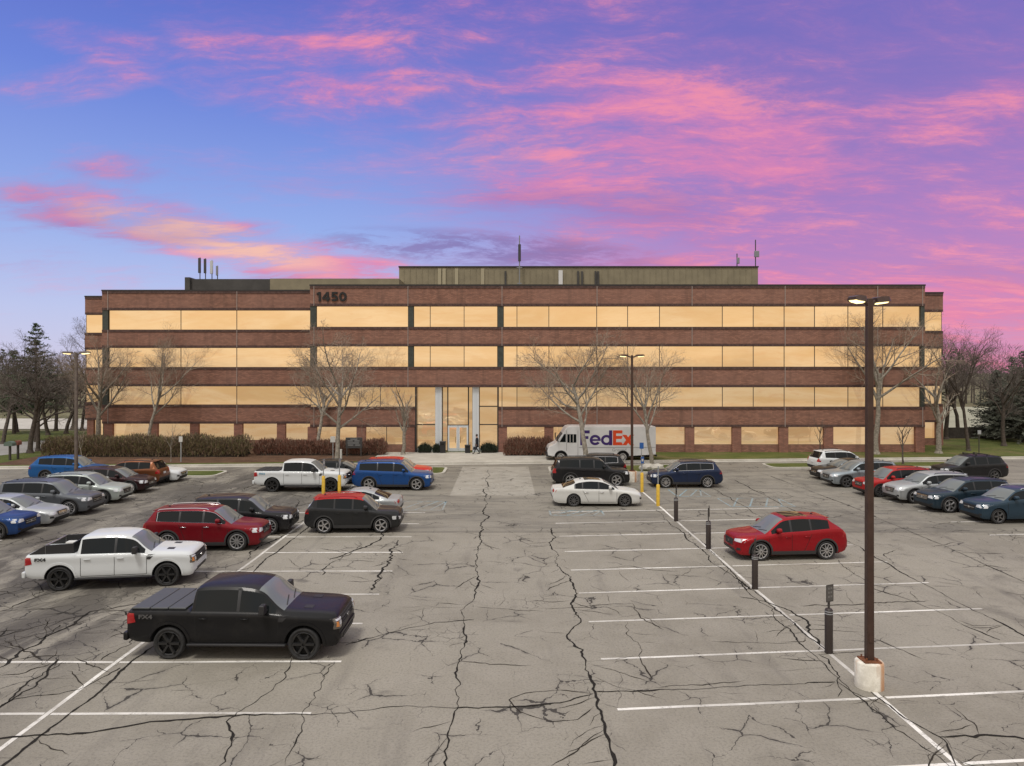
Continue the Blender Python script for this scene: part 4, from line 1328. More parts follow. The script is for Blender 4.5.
    mb = MB(); K.patch(mb, 'front', q4(-w * .55, .48, w * .55, .58), 10, 2, .045); mb.build('lower_grille', BLACK, t, 40)
    mb = MB()
    mb.prism([(-w * .95, -L2 - .11), (w * .95, -L2 - .11), (w * .98, -L2 + .02), (-w * .98, -L2 + .02)], .50, .72, 0, 'xz')
    me = mb.mesh('rear_bumper', P.get('bumpcol', col)); me.transform(Matrix(((0, 0, 1, 0), (1, 0, 0, 0), (0, 1, 0, 0), (0, 0, 0, 1))))
    bevel(link('rear_bumper', me, t), .03)
    mb = MB(); K.patch(mb, 'rear', q4(-w * .75, .80, w * .75, 1.22), 6, 3, .008, 0, .01); mb.build('tailgate', col, t, 40)
    mb = MB(); mb.box((-L2 - .115, 0, .62), (.012, .32, .14)); mb.build('licence_plate', PLATE, t)
    for sd, d in ((1, 'left'), (-1, 'right')):
        mb = MB()
        for x in (cw + .12, bp, ce - .20):
            K.patch(mb, d, q4(L2 - x - .008, .50, L2 - x + .008, bl - .03), 1, 8, .003, 0, .01)
        K.patch(mb, d, q4(L2 - ce + .2, .49, L2 - cw - .12, .505), 8, 1, .003, 0, .01)
        mb.build('door_seam', DARKIN, t, None)
        for a in (a1, a2):
            mb = MB(); K.ring(mb, d, L2 - a, r, ra + .004, ra + .08, 0, PI, .018); mb.build('arch_flare', P.get('flare', col), t, 40)
        mb = MB(); mb.box((L2 - (cw + ce) / 2 + .05, sd * (w - .02), .42), (ce - cw + .1, .17, .06)); bevel(mb.build('running_board', P.get('stepcol', BLACK), t), .02)
        mb = MB(); K.patch(mb, d, [(L2 - 1.62, 1.03), (L2 - 1.50, 1.03), (L2 - 1.34, 1.20), (L2 - 1.58, 1.20)], 2, 2, .010); mb.build('wing_vent', BLACK, t)
        me = text_mesh('FX4', .15, P.get('decal', BLACK), .004, .006, 'decal', 1.5)
        o = link('decal', me, t)
        h, _ = K.hit(d, -L2 + .52, 1.16)
        o.location = (-L2 + .52, h.y + sd * .012, 1.10); o.rotation_euler = (R(90), 0, 0 if sd < 0 else PI)
    mb = MB()
    for y in (-.5, .1):
        h0, _ = K.hit('top', L2 - cw - .03, y); h1, _ = K.hit('top', L2 - cw - .16, y + .55)
        mb.tube([h0 + Vector((0, 0, .02)), h1 + Vector((0, 0, .02))], .01, 4)
    mb.build('wiper', BLACK, t)
    for y in (-.45, .45):
        mb = MB(); K.patch(mb, 'top', q4(L2 - 1.05, y - .12, L2 - .80, y + .12), 2, 2, .008); mb.build('bonnet_vent', BLACK if col is not BLACK else CLAD, t)
    for sd in (1, -1):
        mb = MB()
        y = sd * (w * .93 + .19)
        mb.box((L2 - cw - .48, y, bl + .14), (.16, .26, .25), top=.88); mb.box((L2 - cw - .46, sd * (w * .93 + .03), bl + .05), (.08, .18, .05))
        bevel(mb.build('mirror', P.get('mircol', BLACK), t), .035)
    handles(t, K, L2, (bp - .2, ce - .42), bl - .16, P.get('handcol', col))
    t.scale = (P.get('k', 1),) * 3
    return t

def at_front_wheel(px, py, L, W, fo, face, yaw_extra, near_extra=0.0):
    """car origin from the foot of its near-side front wheel; face +1 heads to +X, -1 to -X"""
    g = G(px, py)
    yaw = (0 if face > 0 else PI) + yaw_extra
    lx, ly = L / 2 - fo, (-(W / 2 - .06) if face > 0 else (W / 2 - .06))
    c, s = math.cos(yaw), math.sin(yaw)
    return (g.x - (lx * c - ly * s), g.y - (lx * s + ly * c), 0), yaw

# ---- the pickups
PW = paint('white_paint', (.56, .585, .60), 0.0, .3)
PB = paint('black_paint', (.009, .009, .010), 0.0, .36, .20)
COVER = mat('folding_cover', (.062, .067, .070), .45)
GL = 'cars parked in the left bays'
loc, yaw = at_front_wheel(304, 660, 5.55, 1.97, .90, 1, R(-1))
make_pickup(dict(col=PB, k=.97, cover=COVER, rimcol=ALLOY_B, bumpcol=PB, barcol=CLAD, decal=ALLOY_G, badgecol=ALLOY_G), 'black crew cab pickup with ribbed folding bed cover, nearest vehicle on the lot', 'pickups on the lot', loc, yaw)
loc, yaw = at_front_wheel(167, 586, 5.43, 1.93, .88, 1, R(9))
make_pickup(dict(col=PW, k=.95, rimcol=ALLOY_B, handcol=PW), 'white crew cab pickup with open black bed, behind the black pickup', 'pickups on the lot', loc, yaw)
loc, yaw = at_front_wheel(330.5, 492, 5.72, 2.03, .93, 1, R(0))
make_pickup(dict(col=PW, cover=mat('soft_cover', (.02, .02, .021), .7), rimcol=mat('dark_alloy', (.06, .06, .063), .3, .6), barcol=CLAD, decal=mat('blue_decal', (.18, .34, .45), .5)), 'white crew cab pickup with flat black bed cover beside the yellow posts', 'pickups on the lot', loc, yaw)

# ---- cars: (label, kind, params, front wheel foot px, facing, yaw, group)
def p_(name, col, metal=.25): return paint(name, col, metal)
RED1 = p_('dark_red_paint', (.165, .006, .012), .35); RED2 = p_('crimson_paint', (.27, .006, .012), .35); RED3 = p_('bright_red_paint', (.44, .018, .012), 0); RED4 = p_('scarlet_paint', (.33, .012, .012), .1)
BLU1 = p_('bright_blue_paint', (.012, .085, .26), .3); BLU2 = p_('royal_blue_paint', (.012, .06, .21), .35); BLU3 = p_('deep_blue_paint', (.012, .045, .16), .4); NAV = p_('navy_paint', (.014, .024, .060), .4); NAV2 = p_('blue_grey_paint', (.020, .042, .066), .2); SLT = p_('slate_paint', (.018, .034, .050), .2)
GRY = p_('grey_paint', (.115, .125, .14), .5); SGR = p_('pale_green_silver_paint', (.36, .40, .385), .4); SIL = p_('silver_paint', (.42, .43, .44), .6); SIL2 = p_('light_silver_paint', (.40, .42, .43), .5); MAR = p_('maroon_black_paint', (.030, .012, .014), .4); BRZ = p_('bronze_paint', (.18, .068, .03), .6); WHT = p_('warm_white_paint', (.54, .545, .53), 0); BLK2 = p_('charcoal_paint', (.020, .021, .023), .4); BLK3 = p_('soft_black_paint', (.012, .012, .014), .2); GGR = p_('silver_blue_paint', (.27, .31, .34), .6)

MID = dict(L=4.62, W=1.87, H=1.66, wb=2.70, fo=.93, r=.375)
BIG = dict(L=4.98, W=1.98, H=1.77, wb=2.95, fo=.95, r=.40, hf=1.0, hc=1.13, belt=1.15, cowl=1.22, roof=1.98, cp=3.35)
BOXY = dict(L=5.02, W=2.0, H=1.78, wb=3.02, fo=.90, r=.405, hf=1.02, hc=1.14, belt=1.16, cowl=1.22, roof=1.92, re=.34, cp=3.40, tail=.84)
SED = dict(L=4.88, W=1.85, H=1.46, wb=2.84, fo=.98, r=.355, hf=.80, hc=.95, belt=.94, cowl=1.30, roof=2.12, clear=.18, tk=1.03, cp=3.32, bp=2.42, we=3.78, re=1.28, rg=.60, clad=False, rails=False, archgap=.045)
SMALL = dict(L=4.45, W=1.81, H=1.65, wb=2.64, fo=.88, r=.365, cowl=1.08, roof=1.80, bp=2.2, cp=3.05, hf=.97)
def D(b, **k):
    d = dict(b); d.update(k); return d
GM, GR_, GLR, GRR = 'cars in the left middle bays', 'cars in the right middle bays', 'cars in the far left row', 'cars in the far right row'
CARS = [
 # left middle bays, heading right
 ('dark red three row SUV beyond the white pickup', 'suv', D(BIG, col=RED1, trim=True, grille=(.90, .62, .50), bars=3, spokes=10, railcol=CHROME, handcol=CHROME, W=1.92, H=1.72, L=4.92, wb=2.86), (237, 551), 1, 2, GM),
 ('black luxury crossover behind the dark red SUV', 'suv', D(BIG, col=BLK3, L=4.83, W=1.93, H=1.68, wb=2.85, belt=1.06, hf=.96, hc=1.08, spokes=10, bars=6, rails=False, trim=False, cladcol=BLK3), (269.3, 535), 1, 2, GM),
 ('small black SUV with a red roof', 'suv', D(SMALL, col=BLK2, roofcol=RED4, mircol=BLACK, spokes=5, rimcol=ALLOY, railcol=RED4, lamp=(.62, .74, .60)), (381, 533), 1, 2, GM),
 ('bright blue three row SUV in front of the red car', 'suv', D(BOXY, col=BLU2, spokes=5, rimcol=ALLOY, railcol=BLACK, bars=3), (416.5, 490.6), 1, -1, GM),
 # right middle bays
 ('white four door saloon parked in the blue marked bay', 'sedan', D(SED, L=5.0, col=WHT, trim=True, spokes=10, rimcol=ALLOY_G, handcol=CHROME, taillamp=(.80, .96, .55), pano=True), (624.7, 506.7), 1, 0, GR_),
 ('black three row SUV behind the white saloon', 'suv', D(BOXY, col=BLK3, L=5.1, spokes=5, cp=3.3, taillamp=(.86, 1.14, .70)), (616.6, 486.3), 1, 0, GR_),
 ('navy blue crossover facing left beside the yellow posts', 'suv', D(MID, col=NAV, spokes=10, rimcol=ALLOY, trim=True, L=4.65), (665.8, 488), -1, 0, GR_),
 ('crimson hatchback SUV alone in the right middle bays', 'suv', D(MID, col=RED2, L=4.55, H=1.67, spokes=10, rimcol=ALLOY, rails=False, re=.74, rg=.15, wr=.735, we=3.78, cp=3.02, bp=2.2, pano=True, hf=.93, lamp=(.72, .83, .52), lens=LENS, rise=.14, bars=0, nose=.62), (760.6, 561), -1, 4, GR_),
 # far right row, noses toward the aisle
 ('blue grey SUV at the right edge of the photo, nearest in its row', 'suv', D(BOXY, L=4.64, W=1.83, H=1.67, wb=2.83, fo=.86, r=.37, col=NAV2, spokes=5, rimcol=ALLOY_G, bars=1, hf=1.0, cp=3.2, cladcol=NAV2, railcol=CHROME), (998.4, 524), -1, 4, GRR),
 ('dark slate SUV with chrome grille, second from the front of the right row', 'suv', D(BIG, L=4.77, W=1.86, H=1.70, wb=2.78, col=SLT, spokes=5, rimcol=ALLOY, bars=4, grille=(.90, .62, .56), hf=.98), (950, 513), -1, 4, GRR),
 ('light silver SUV between the red SUV and the dark slate SUV', 'suv', D(BIG, L=4.70, W=1.86, H=1.67, wb=2.80, col=SIL2, spokes=5, rimcol=ALLOY, trim=True, bars=3, hf=.98, belt=1.07), (915, 503.8), -1, 4, GRR),
 ('bright red SUV in the far right row', 'suv', D(SMALL, L=4.54, W=1.82, H=1.68, col=RED4, spokes=10, rimcol=ALLOY_G, bars=2, hf=.98), (880.8, 497.3), -1, 4, GRR),
 ('silver blue wagon crossover left of the bright red SUV', 'suv', D(MID, L=4.72, H=1.63, col=GGR, spokes=5, rimcol=ALLOY_G, bars=2), (846.8, 487.6), -1, 4, GRR),
 ('black low saloon between white SUV and silver blue wagon', 'sedan', D(SED, L=4.7, H=1.43, col=BLK3, spokes=5, rimcol=ALLOY_G, bars=2), (834, 480.6), -1, 4, GRR),
 # far left row, noses toward the aisle
 ('white saloon at the far end of the left row by the island', 'sedan', D(SED, L=4.85, col=PW, spokes=5, rimcol=ALLOY, bars=3, grille=(.66, .46, .5)), (163.8, 482.8), 1, 2, GLR),
 ('dark maroon crossover between pale green SUV and bronze SUV', 'suv', D(MID, L=4.8, H=1.55, col=MAR, spokes=10, rimcol=ALLOY_G, rails=False, hf=.88, hc=1.02, belt=1.0, bars=3), (129.5, 494), 1, 2, GLR),
 ('pale green silver compact SUV behind the grey SUV', 'suv', D(MID, col=SGR, spokes=5, rimcol=ALLOY_G, bars=2), (102.8, 504.2), 1, 2, GLR),
 ('mid grey three row SUV in the left row', 'suv', D(BIG, col=GRY, spokes=10, rimcol=ALLOY, bars=2, railcol=BLACK), (69, 516), 1, 2, GLR),
 ('pale silver saloon between blue car and grey SUV at left edge', 'sedan', D(SED, L=4.85, col=SIL2, spokes=10, rimcol=ALLOY_G, bars=4, grille=(.70, .48, .42)), (31, 527.7), 1, 2, GLR),
 ('deep blue SUV cut by the left edge of the photo', 'suv', D(MID, col=BLU3, spokes=5, rimcol=ALLOY_G, bars=2, hf=.97), (-3, 540), 1, 2, GLR),
]
for label, kind, P, (px, py), face, yw, grp in CARS:
    loc, yaw = at_front_wheel(px, py, P['L'], P['W'], P['fo'], face, R(yw))
    make_car(kind, P, label, 'car', grp, loc, yaw, 'parked_car')
# cars placed by their rear or middle
for label, kind, P, (x, y), face, yw, grp in (
 ('silver saloon showing its tail behind the black SUV with red roof', 'sedan', D(SED, L=4.7, col=SIL2, spokes=5, taillamp=(.80, .96, .50)), (-7.75, 36.5), -1, 0, GM),
 ('bright red car mostly hidden behind the bright blue SUV', 'suv', D(MID, col=RED3, L=4.65, H=1.62, rails=False), (-7.35, 48.2), 1, 0, GM),
 ('dark crossover with its nose showing beyond the white pickup', 'suv', D(MID, col=BLK2, L=4.5, H=1.5), (-11.2, 47.6), 1, 0, GM),
 ('black SUV facing left behind the other black SUV', 'suv', D(MID, col=BLK2, L=4.7, trim=True, taillamp=(.86, 1.1, .62)), (6.15, 49.6), -1, 0, GR_),
 ('white SUV with its red tail lamp toward the aisle, farthest in the right row', 'suv', D(MID, col=PW, L=4.55, spokes=5, taillamp=(.88, 1.12, .66)), (25.2, 52.4), 1, 4, GRR),
 ('black crossover with roof crossbars behind the silver SUVs', 'suv', D(MID, col=BLK3, L=4.75, H=1.68, bars_top=True, spokes=5, rimcol=ALLOY_G), (32.4, 49.0), -1, 4, GRR),
 ('bright blue crossover behind the left light pole', 'suv', D(MID, col=BLU1, L=4.86, H=1.68, re=.6, rails=False, spokes=5, rimcol=ALLOY_G, glassf=GLASS_S), (-30.2, 48.7), 1, 2, GLR),
 ('bronze SUV with its tail toward the aisle in the left row', 'suv', D(MID, col=BRZ, L=4.52, H=1.68, spokes=5, taillamp=(.84, 1.10, .66)), (-24.9, 46.5), -1, 2, GLR),
):
    make_car(kind, P, label, 'car', grp, (x, y, 0), (0 if face > 0 else PI) + R(yw), 'parked_car')
# ================================================================== trees and shrubs
BARKG = mat('grey_bark', (.24, .215, .18), .9, vary=.35, vscale=6, bump=.4)
BARKD = mat('dark_bark', (.075, .060, .050), .9, vary=.35, vscale=5, bump=.4)
TWIG = mat('bare_twigs', (.26, .205, .16), .9, vary=.25, vscale=2)
TWIGD = mat('dark_twigs', (.115, .096, .084), .9, vary=.25, vscale=2)
NEED = mat('spruce_needles', (.066, .072, .052), .85, vary=.5, vscale=1.3)
NEEDL = mat('pine_needles', (.050, .075, .036), .85, vary=.5, vscale=1.0)

def grow(rng, trunk, crown, p, d, L, r, lvl, maxl, spec):
    segs = (6, 6, 5, 4, 3)[lvl]
    sides = (8, 6, 4, 3, 3)[lvl]
    pts = [p.copy()]; rad = [r]
    curl = spec['curl'] * (1, 1.0, 1.2, 1.2, 1.0)[lvl]
    q = p.copy(); dd = d.copy()
    for i in range(segs):
        dd = (dd + Vector((rng.gauss(0, curl), rng.gauss(0, curl), rng.gauss(0, curl) + spec['up'] * (.5 if lvl == 0 else 1)))).normalized()
        q = q + dd * (L / segs)
        pts.append(q.copy()); rad.append(max(.0045, r * (1 - (.45 if lvl == 0 else .78) * (i + 1) / segs)))
    (trunk if lvl <= 1 else crown).tube(pts, rad, sides, 0, cap=lvl < 2)
    if lvl >= maxl: return
    n = spec['n'][lvl]
    for k in range(n):
        if lvl == 0:
            t = lerp(spec['fork'], 1.0, (k + rng.random() * .6) / n)
        else:
            t = lerp(.22, 1.0, (k + rng.random()) / n)
        t = min(t, .999)
        i = int(t * segs); f = t * segs - i
        pp = pts[i].lerp(pts[i + 1], f)
        rr = lerp(rad[i], rad[i + 1], f)
        ax = (pts[i + 1] - pts[i]).normalized()
        side = ax.orthogonal().normalized()
        side.rotate(Matrix.Rotation(2.4 * k + rng.uniform(-.6, .6), 3, ax))
        ang = R(rng.uniform(*spec['ang'][lvl]))
        nd = (ax * math.cos(ang) + side * math.sin(ang)).normalized()
        ln = L * spec['len'][lvl] * rng.uniform(.7, 1.15) * (1.0 if lvl == 0 else lerp(1.1, .62, t))
        grow(rng, trunk, crown, pp, nd, ln, max(.006, min(rr * .75, r * spec['rad'][lvl])), lvl + 1, maxl, spec)

VASE = dict(curl=.07, up=.055, fork=.55, n=(7, 8, 8, 6), ang=((18, 48), (22, 50), (22, 55), (25, 60)), len=(.95, .50, .56, .72), rad=(.50, .42, .45, .5))
SPREAD = dict(curl=.09, up=.035, fork=.42, n=(8, 8, 8, 6), ang=((30, 65), (25, 60), (25, 60), (25, 60)), len=(.84, .50, .56, .72), rad=(.48, .42, .45, .5))
THIN = dict(curl=.08, up=.06, fork=.35, n=(8, 6, 5, 3), ang=((22, 45), (20, 45), (22, 55), (25, 60)), len=(.62, .46, .46, .5), rad=(.45, .42, .45, .5))
def bare_tree(name, label, pos, H, seed, spec, group, r=.2, trunk_frac=.45, bark=None, twig=None, lean=(0, 0), maxl=4, z=.10, width=1.0):
    rng = random.Random(seed)
    t = thing(name, label, 'tree', (pos[0], pos[1], z), 0, group)
    tr, cr = MB(), MB()
    L = H * trunk_frac
    r *= .74
    d = Vector((lean[0], lean[1], 1)).normalized()
    tr.tube([(0, 0, -.15), (0, 0, .02), (0, 0, .22)], [r * 1.7, r * 1.45, r * 1.05], 9)     # root flare
    grow(rng, tr, cr, Vector((0, 0, .1)), d, L, r, 0, maxl, spec)
    zm = max(v[2] for v in cr.v + tr.v)
    k = H / zm
    for mb in (tr, cr):
        mb.v = [(v[0] * k * width, v[1] * k * width, v[2] * k if v[2] > 0 else v[2]) for v in mb.v]
    tr.build('trunk', bark or BARKG, t, 60, fix=False)
    cr.build('crown', twig or TWIG, t, None, fix=False)
    return t

GT = 'bare trees in front of the building'
def gp(px, d): return ((px - VPX) * d / FOC, d)
bare_tree('bare_tree', 'tall bare tree behind the long hedge, left part of the facade', gp(148, 65.5), 12.6, 3, VASE, GT, .26, .50)
bare_tree('bare_tree', 'thick bare trunk with sparse crown in the mulch bed behind the dark board sign', gp(317, 64.0 - 1.2), 10.2, 8, VASE, GT, .24, .50)
bare_tree('bare_tree', 'wide bare tree rising behind the white pickup with flat bed cover', gp(336, 53.2), 11.2, 21, SPREAD, GT, .22, .48)
bare_tree('bare_tree', 'small leaning bare tree left of the glass entrance', gp(403, 62.6), 7.2, 5, THIN, GT, .20, .5, lean=(.28, 0), maxl=3)
bare_tree('bare_tree', 'bare spreading tree in front of the delivery truck', gp(586, 54.2), 11.0, 13, SPREAD, GT, .21, .44)
bare_tree('bare_tree', 'bare tree at the tail of the delivery truck', gp(652, 55.0), 10.2, 34, VASE, GT, .22, .46)
bare_tree('bare_tree', 'tall bare tree behind the nearest light pole, against the right facade', gp(876, 63.2), 13.6, 41, VASE, GT, .30, .46)
bare_tree('young_tree', 'knee high stemmed young tree with stubby dark branches on the lawn, right facade', gp(819.5, 62.5), 3.5, 6, THIN, 'young trees by the right drive', .07, .55, BARKD, TWIGD, maxl=2)
bare_tree('young_tree', 'young tree with dark stubby branches on the right island behind the red SUV', gp(903, 56.2), 3.9, 9, THIN, 'young trees by the right drive', .08, .58, BARKD, TWIGD, maxl=2)
bare_tree('bare_tree', 'stout lopped tree at the right corner of the building', gp(938.5, 63.8), 9.2, 15, THIN, GT, .34, .62, maxl=3)
bare_tree('bare_tree', 'dark slender bare tree on the right lawn, clear of the building', gp(968.5, 65.8), 12.3, 17, VASE, 'trees on the right lawn', .22, .44, BARKD, TWIGD)
bare_tree('bare_tree', 'dark bare tree just past the right end of the building', gp(946, 77), 12.5, 19, VASE, 'trees on the right lawn', .24, .40, BARKD, TWIGD)
bare_tree('bare_tree', 'dark bare tree between the slender lawn tree and the spruces', gp(958, 84), 11.5, 29, SPREAD, 'trees on the right lawn', .24, .42, BARKD, TWIGD)
bare_tree('bare_tree', 'dark bare tree standing before the right edge spruces', gp(1004, 70), 9.5, 47, SPREAD, 'trees on the right lawn', .2, .4, BARKD, TWIGD)
bare_tree('bare_tree', 'pale forked tree at the left corner of the building', gp(97, 66.5), 11.6, 23, VASE, GT, .30, .40)
for px, d, H, sd_, sp, lb in ((30, 64, 10.2, 51, SPREAD, 'dark bare tree beside the driveway, left of a twin trunk'), (38, 65.5, 9.5, 52, SPREAD, 'dark bare tree beside the driveway, right of a twin trunk'),
        (3, 72, 12, 59, SPREAD, 'dark bare tree at the left edge of the photo'), (48, 82, 9.0, 53, SPREAD, 'bare tree behind the driveway, below the pine'), (56, 88, 10.5, 54, SPREAD, 'thin bare tree farther back right of the pine'),
        (66, 84, 9.5, 55, THIN, 'brown bare tree left of the left light pole'), (73, 92, 10.0, 56, SPREAD, 'brown bare tree directly behind the left light pole'), (82, 90, 15.5, 57, VASE, 'tallest dark bare tree showing over the left end of the building'), (17, 86, 10.5, 58, SPREAD, 'bare tree far behind the mailbox')):
    bare_tree('bare_tree', lb, gp(px, d), H, sd_, sp, 'trees left of the building', .20, .40, BARKD, TWIGD if sd_ not in (55, 56) else TWIG, maxl=4 if sd_ not in (58, 54) else 3)
for px, d, H, lb, sd_ in ((82, 58.5, 3.6, 'thin sapling in front of the left end of the hedge', 61), (171, 57.8, 3.3, 'thin sapling in front of the hedge by the left island', 62)):
    bare_tree('sapling', lb, gp(px, d), H, sd_, THIN, 'saplings by the hedge', .045, .6, BARKG, TWIG, maxl=2)

def conifer(label, pos, H, Rb, seed, m, group, irregular=0.0, zb=.12):
    rng = random.Random(seed)
    t = thing('conifer', label, 'tree', (pos[0], pos[1], .1), 0, group)
    tr = MB(); tr.tube([(0, 0, -.1), (0, 0, H * .5), (0, 0, H * .97)], [.22, .13, .02], 7); tr.build('trunk', BARKD, t, fix=False)
    cr = MB()
    z = H * zb
    while z < H:
        f = (z / H - zb) / (1 - zb)
        Rr = Rb * (1 - f) ** .8 * (1 + irregular * rng.uniform(-.6, .4)) + .12
        nb = max(3, int(6 + 5 * (1 - f)))
        for k in range(nb):
            if irregular and rng.random() < irregular * .5: continue
            a = 2 * PI * (k + rng.random()) / nb
            ln = Rr * rng.uniform(.65, 1.12)
            droop = -.25 + .5 * f + (rng.uniform(-.1, .35) if irregular else 0)
            n = max(3, int(ln / .16))
            cr.tube([(0, 0, z), (ln * .5 * math.cos(a), ln * .5 * math.sin(a), z + ln * droop * .4), (ln * math.cos(a), ln * math.sin(a), z + ln * droop)], [.03, .02, .006], 3, 0, cap=False)
            for i in range(1, n + 1):
                u = i / n
                c = Vector((ln * u * math.cos(a), ln * u * math.sin(a), z + ln * droop * u))
                for _ in range(5 if irregular else 4):
                    s = rng.uniform(.10, .26)
                    c2 = c + Vector((rng.gauss(0, .10), rng.gauss(0, .10), rng.gauss(0, .06)))
                    e1 = Vector((rng.gauss(0, 1), rng.gauss(0, 1), rng.gauss(-.3, .5))).normalized() * s
                    e2 = e1.orthogonal().normalized() * s * .30
                    cr.add([c2 - e2, c2 + e1, c2 + e2, c2 - e1 * .3], [(0, 1, 2, 3)], 1)
        z += H * .028 * rng.uniform(.7, 1.3)
    cr.build('crown', [BARKD, m], t, None, fix=False)
GCn = 'conifers beside the building'
conifer('tall irregular dark green pine left of the building', gp(36, 74), 12.4, 3.4, 71, NEEDL, GCn, .8, .30)
conifer('second dark pine crown left of the first, at the photo edge', gp(14, 84), 10.0, 3.2, 72, NEEDL, GCn, .8, .28)
conifer('dark spruce with low boughs on the right lawn, left of the last spruce', gp(997, 77), 7.6, 3.3, 73, NEED, GCn, .25, .10)
conifer('dark spruce at the right edge of the photo', gp(1024, 74), 9.6, 3.2, 74, NEED, GCn, .45, .10)
conifer('farther dark spruce filling in behind the two right spruces', gp(1012, 98), 9.6, 3.8, 75, NEED, GCn, .4, .08)
conifer('dark spruce off the right edge beside the last spruce', gp(1050, 80), 10.0, 3.8, 76, NEED, GCn, .4, .08)

# hedges: woody shrub masses of thin shoots over a dark core
def shrub_mass(name, label, cat, x0, x1, y0, y1, H, seed, n, cols, group=None, z=.1, lump=.18, rz=0.0):
    rng = random.Random(seed)
    cx, cy = (x0 + x1) / 2, (y0 + y1) / 2
    t = thing(name, label, cat, (cx, cy, z), rz, group)
    lx, ly = x1 - x0, y1 - y0
    ph = [(rng.uniform(0, 6), rng.uniform(.5, 1.6), rng.uniform(.4, 1)) for _ in range(5)]
    def top(x, y):
        v = sum(a * math.sin(x * f + p) for p, f, a in ph) / 3
        e = min(1, (lx / 2 - abs(x)) / .5 + .25, (ly / 2 - abs(y)) / .5 + .35)
        return H * max(.3, e) ** .5 * (1 + lump * v)
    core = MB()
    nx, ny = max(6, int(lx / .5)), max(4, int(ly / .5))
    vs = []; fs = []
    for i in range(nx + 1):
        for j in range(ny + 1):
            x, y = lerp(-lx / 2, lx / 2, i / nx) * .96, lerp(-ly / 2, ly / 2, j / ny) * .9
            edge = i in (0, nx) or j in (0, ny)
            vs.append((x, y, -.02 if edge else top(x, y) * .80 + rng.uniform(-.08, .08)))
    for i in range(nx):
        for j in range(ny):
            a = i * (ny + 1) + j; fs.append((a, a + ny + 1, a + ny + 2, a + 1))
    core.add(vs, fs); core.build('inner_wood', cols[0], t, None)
    mb = MB()
    for _ in range(n):
        x, y = rng.uniform(-lx / 2, lx / 2), rng.uniform(-ly / 2, ly / 2)
        if rng.random() < .5: y = -ly / 2 + abs(rng.gauss(0, .25))
        h = top(x, y)
        zz_ = h * rng.random() ** .6
        p = Vector((x, y, zz_))
        d = Vector((rng.gauss(0, .45), rng.gauss(-.15, .45), 1)).normalized()
        L = rng.uniform(.14, .36); wd = rng.uniform(.012, .035)
        o = Vector((rng.gauss(0, 1), rng.gauss(0, .4), 0)).normalized() * wd
        mb.add([p - o, p + o, p + d * L + o * .4, p + d * L - o * .4], [(0, 1, 2, 3)], rng.randrange(len(cols) - 1))
    mb.build('shoots', list(cols[1:]), t, None, fix=False)
    return t
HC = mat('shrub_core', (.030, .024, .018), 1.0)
H1, H2, H3 = mat('shoot_brown', (.19, .130, .085), .9), mat('shoot_olive', (.15, .135, .060), .9), mat('shoot_dark', (.09, .066, .045), .9)
Rr1, Rr2, Rr3 = mat('shoot_russet', (.19, .085, .058), .9), mat('shoot_rust', (.135, .062, .045), .9), mat('shoot_tan', (.19, .125, .09), .9)
EV1, EV2 = mat('yew_leaf', (.022, .034, .018), .8), mat('yew_leaf_dark', (.014, .020, .013), .8)
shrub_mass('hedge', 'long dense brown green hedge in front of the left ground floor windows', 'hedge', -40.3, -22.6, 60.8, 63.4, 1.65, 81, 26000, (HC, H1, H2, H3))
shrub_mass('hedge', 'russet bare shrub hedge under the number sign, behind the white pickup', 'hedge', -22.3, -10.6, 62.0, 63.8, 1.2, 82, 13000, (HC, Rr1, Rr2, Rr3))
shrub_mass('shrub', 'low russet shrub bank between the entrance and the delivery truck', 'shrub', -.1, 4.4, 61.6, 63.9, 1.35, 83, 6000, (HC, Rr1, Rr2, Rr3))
for px0, px1, lb, sd_ in ((419, 431, 'dark clipped bush at the left of the entrance, wider of two', 84), (433.5, 440, 'small round dark bush beside the left entrance column', 85), (481, 497, 'long dark clipped bush right of the entrance', 86)):
    a, b = gp(px0, 64.2)[0], gp(px1, 64.2)[0]
    shrub_mass('clipped_bush', lb, 'bush', a, b, 63.75, 64.9, .72, sd_, 900, (HC, EV1, EV2, EV1), 'dark bushes at the entrance', .126)

# far wood along the horizon: one uncountable mass
def wood(x0, x1, y0, y1, n, seed, hmin, hmax):
    rng = random.Random(seed)
    mb = MB()
    for i in range(n):
        x, y = rng.uniform(x0, x1), rng.uniform(y0, y1)
        h = rng.uniform(hmin, hmax); r = h * rng.uniform(.22, .36)
        mb.tube([(x, y, -.1), (x + rng.gauss(0, .2), y, h * .55)], [.22, .12], 4, 0, cap=False)
        ever = rng.random() < .22
        for k in range(170 if ever else 150):
            u = rng.random()
            zc = h * (.12 + .88 * u) if ever else h * (.28 + .72 * u)
            rr = r * ((1 - u) ** .7 * 1.0 + .06) if ever else r * math.sqrt(max(.05, 1 - ((u - .4) / .62) ** 2))
            a = rng.uniform(0, 2 * PI); q = rr * math.sqrt(rng.random())
            c = Vector((x + q * math.cos(a), y + q * math.sin(a), zc))
            if ever:
                s = rng.uniform(.3, .7); d = Vector((rng.gauss(0, 1), rng.gauss(0, 1), rng.gauss(-.2, .4))).normalized(); wd = s * .4
            else:
                s = rng.uniform(.8, 1.9); d = Vector((math.cos(a) * .7 + rng.gauss(0, .4), math.sin(a) * .7 + rng.gauss(0, .4), .9)).normalized(); wd = rng.uniform(.02, .05)
            o = d.orthogonal().normalized(); o.rotate(Matrix.Rotation(rng.uniform(0, 6), 3, d)); o *= wd
            mb.add([c - o, c + o, c + d * s + o * .3, c + d * s - o * .3], [(0, 1, 2, 3)], 2 if ever else 1)
    o = mb.build('distant_wood', [BARKD, TWIGD, NEED], None, None, fix=False)
    o['kind'] = 'stuff'
    return o
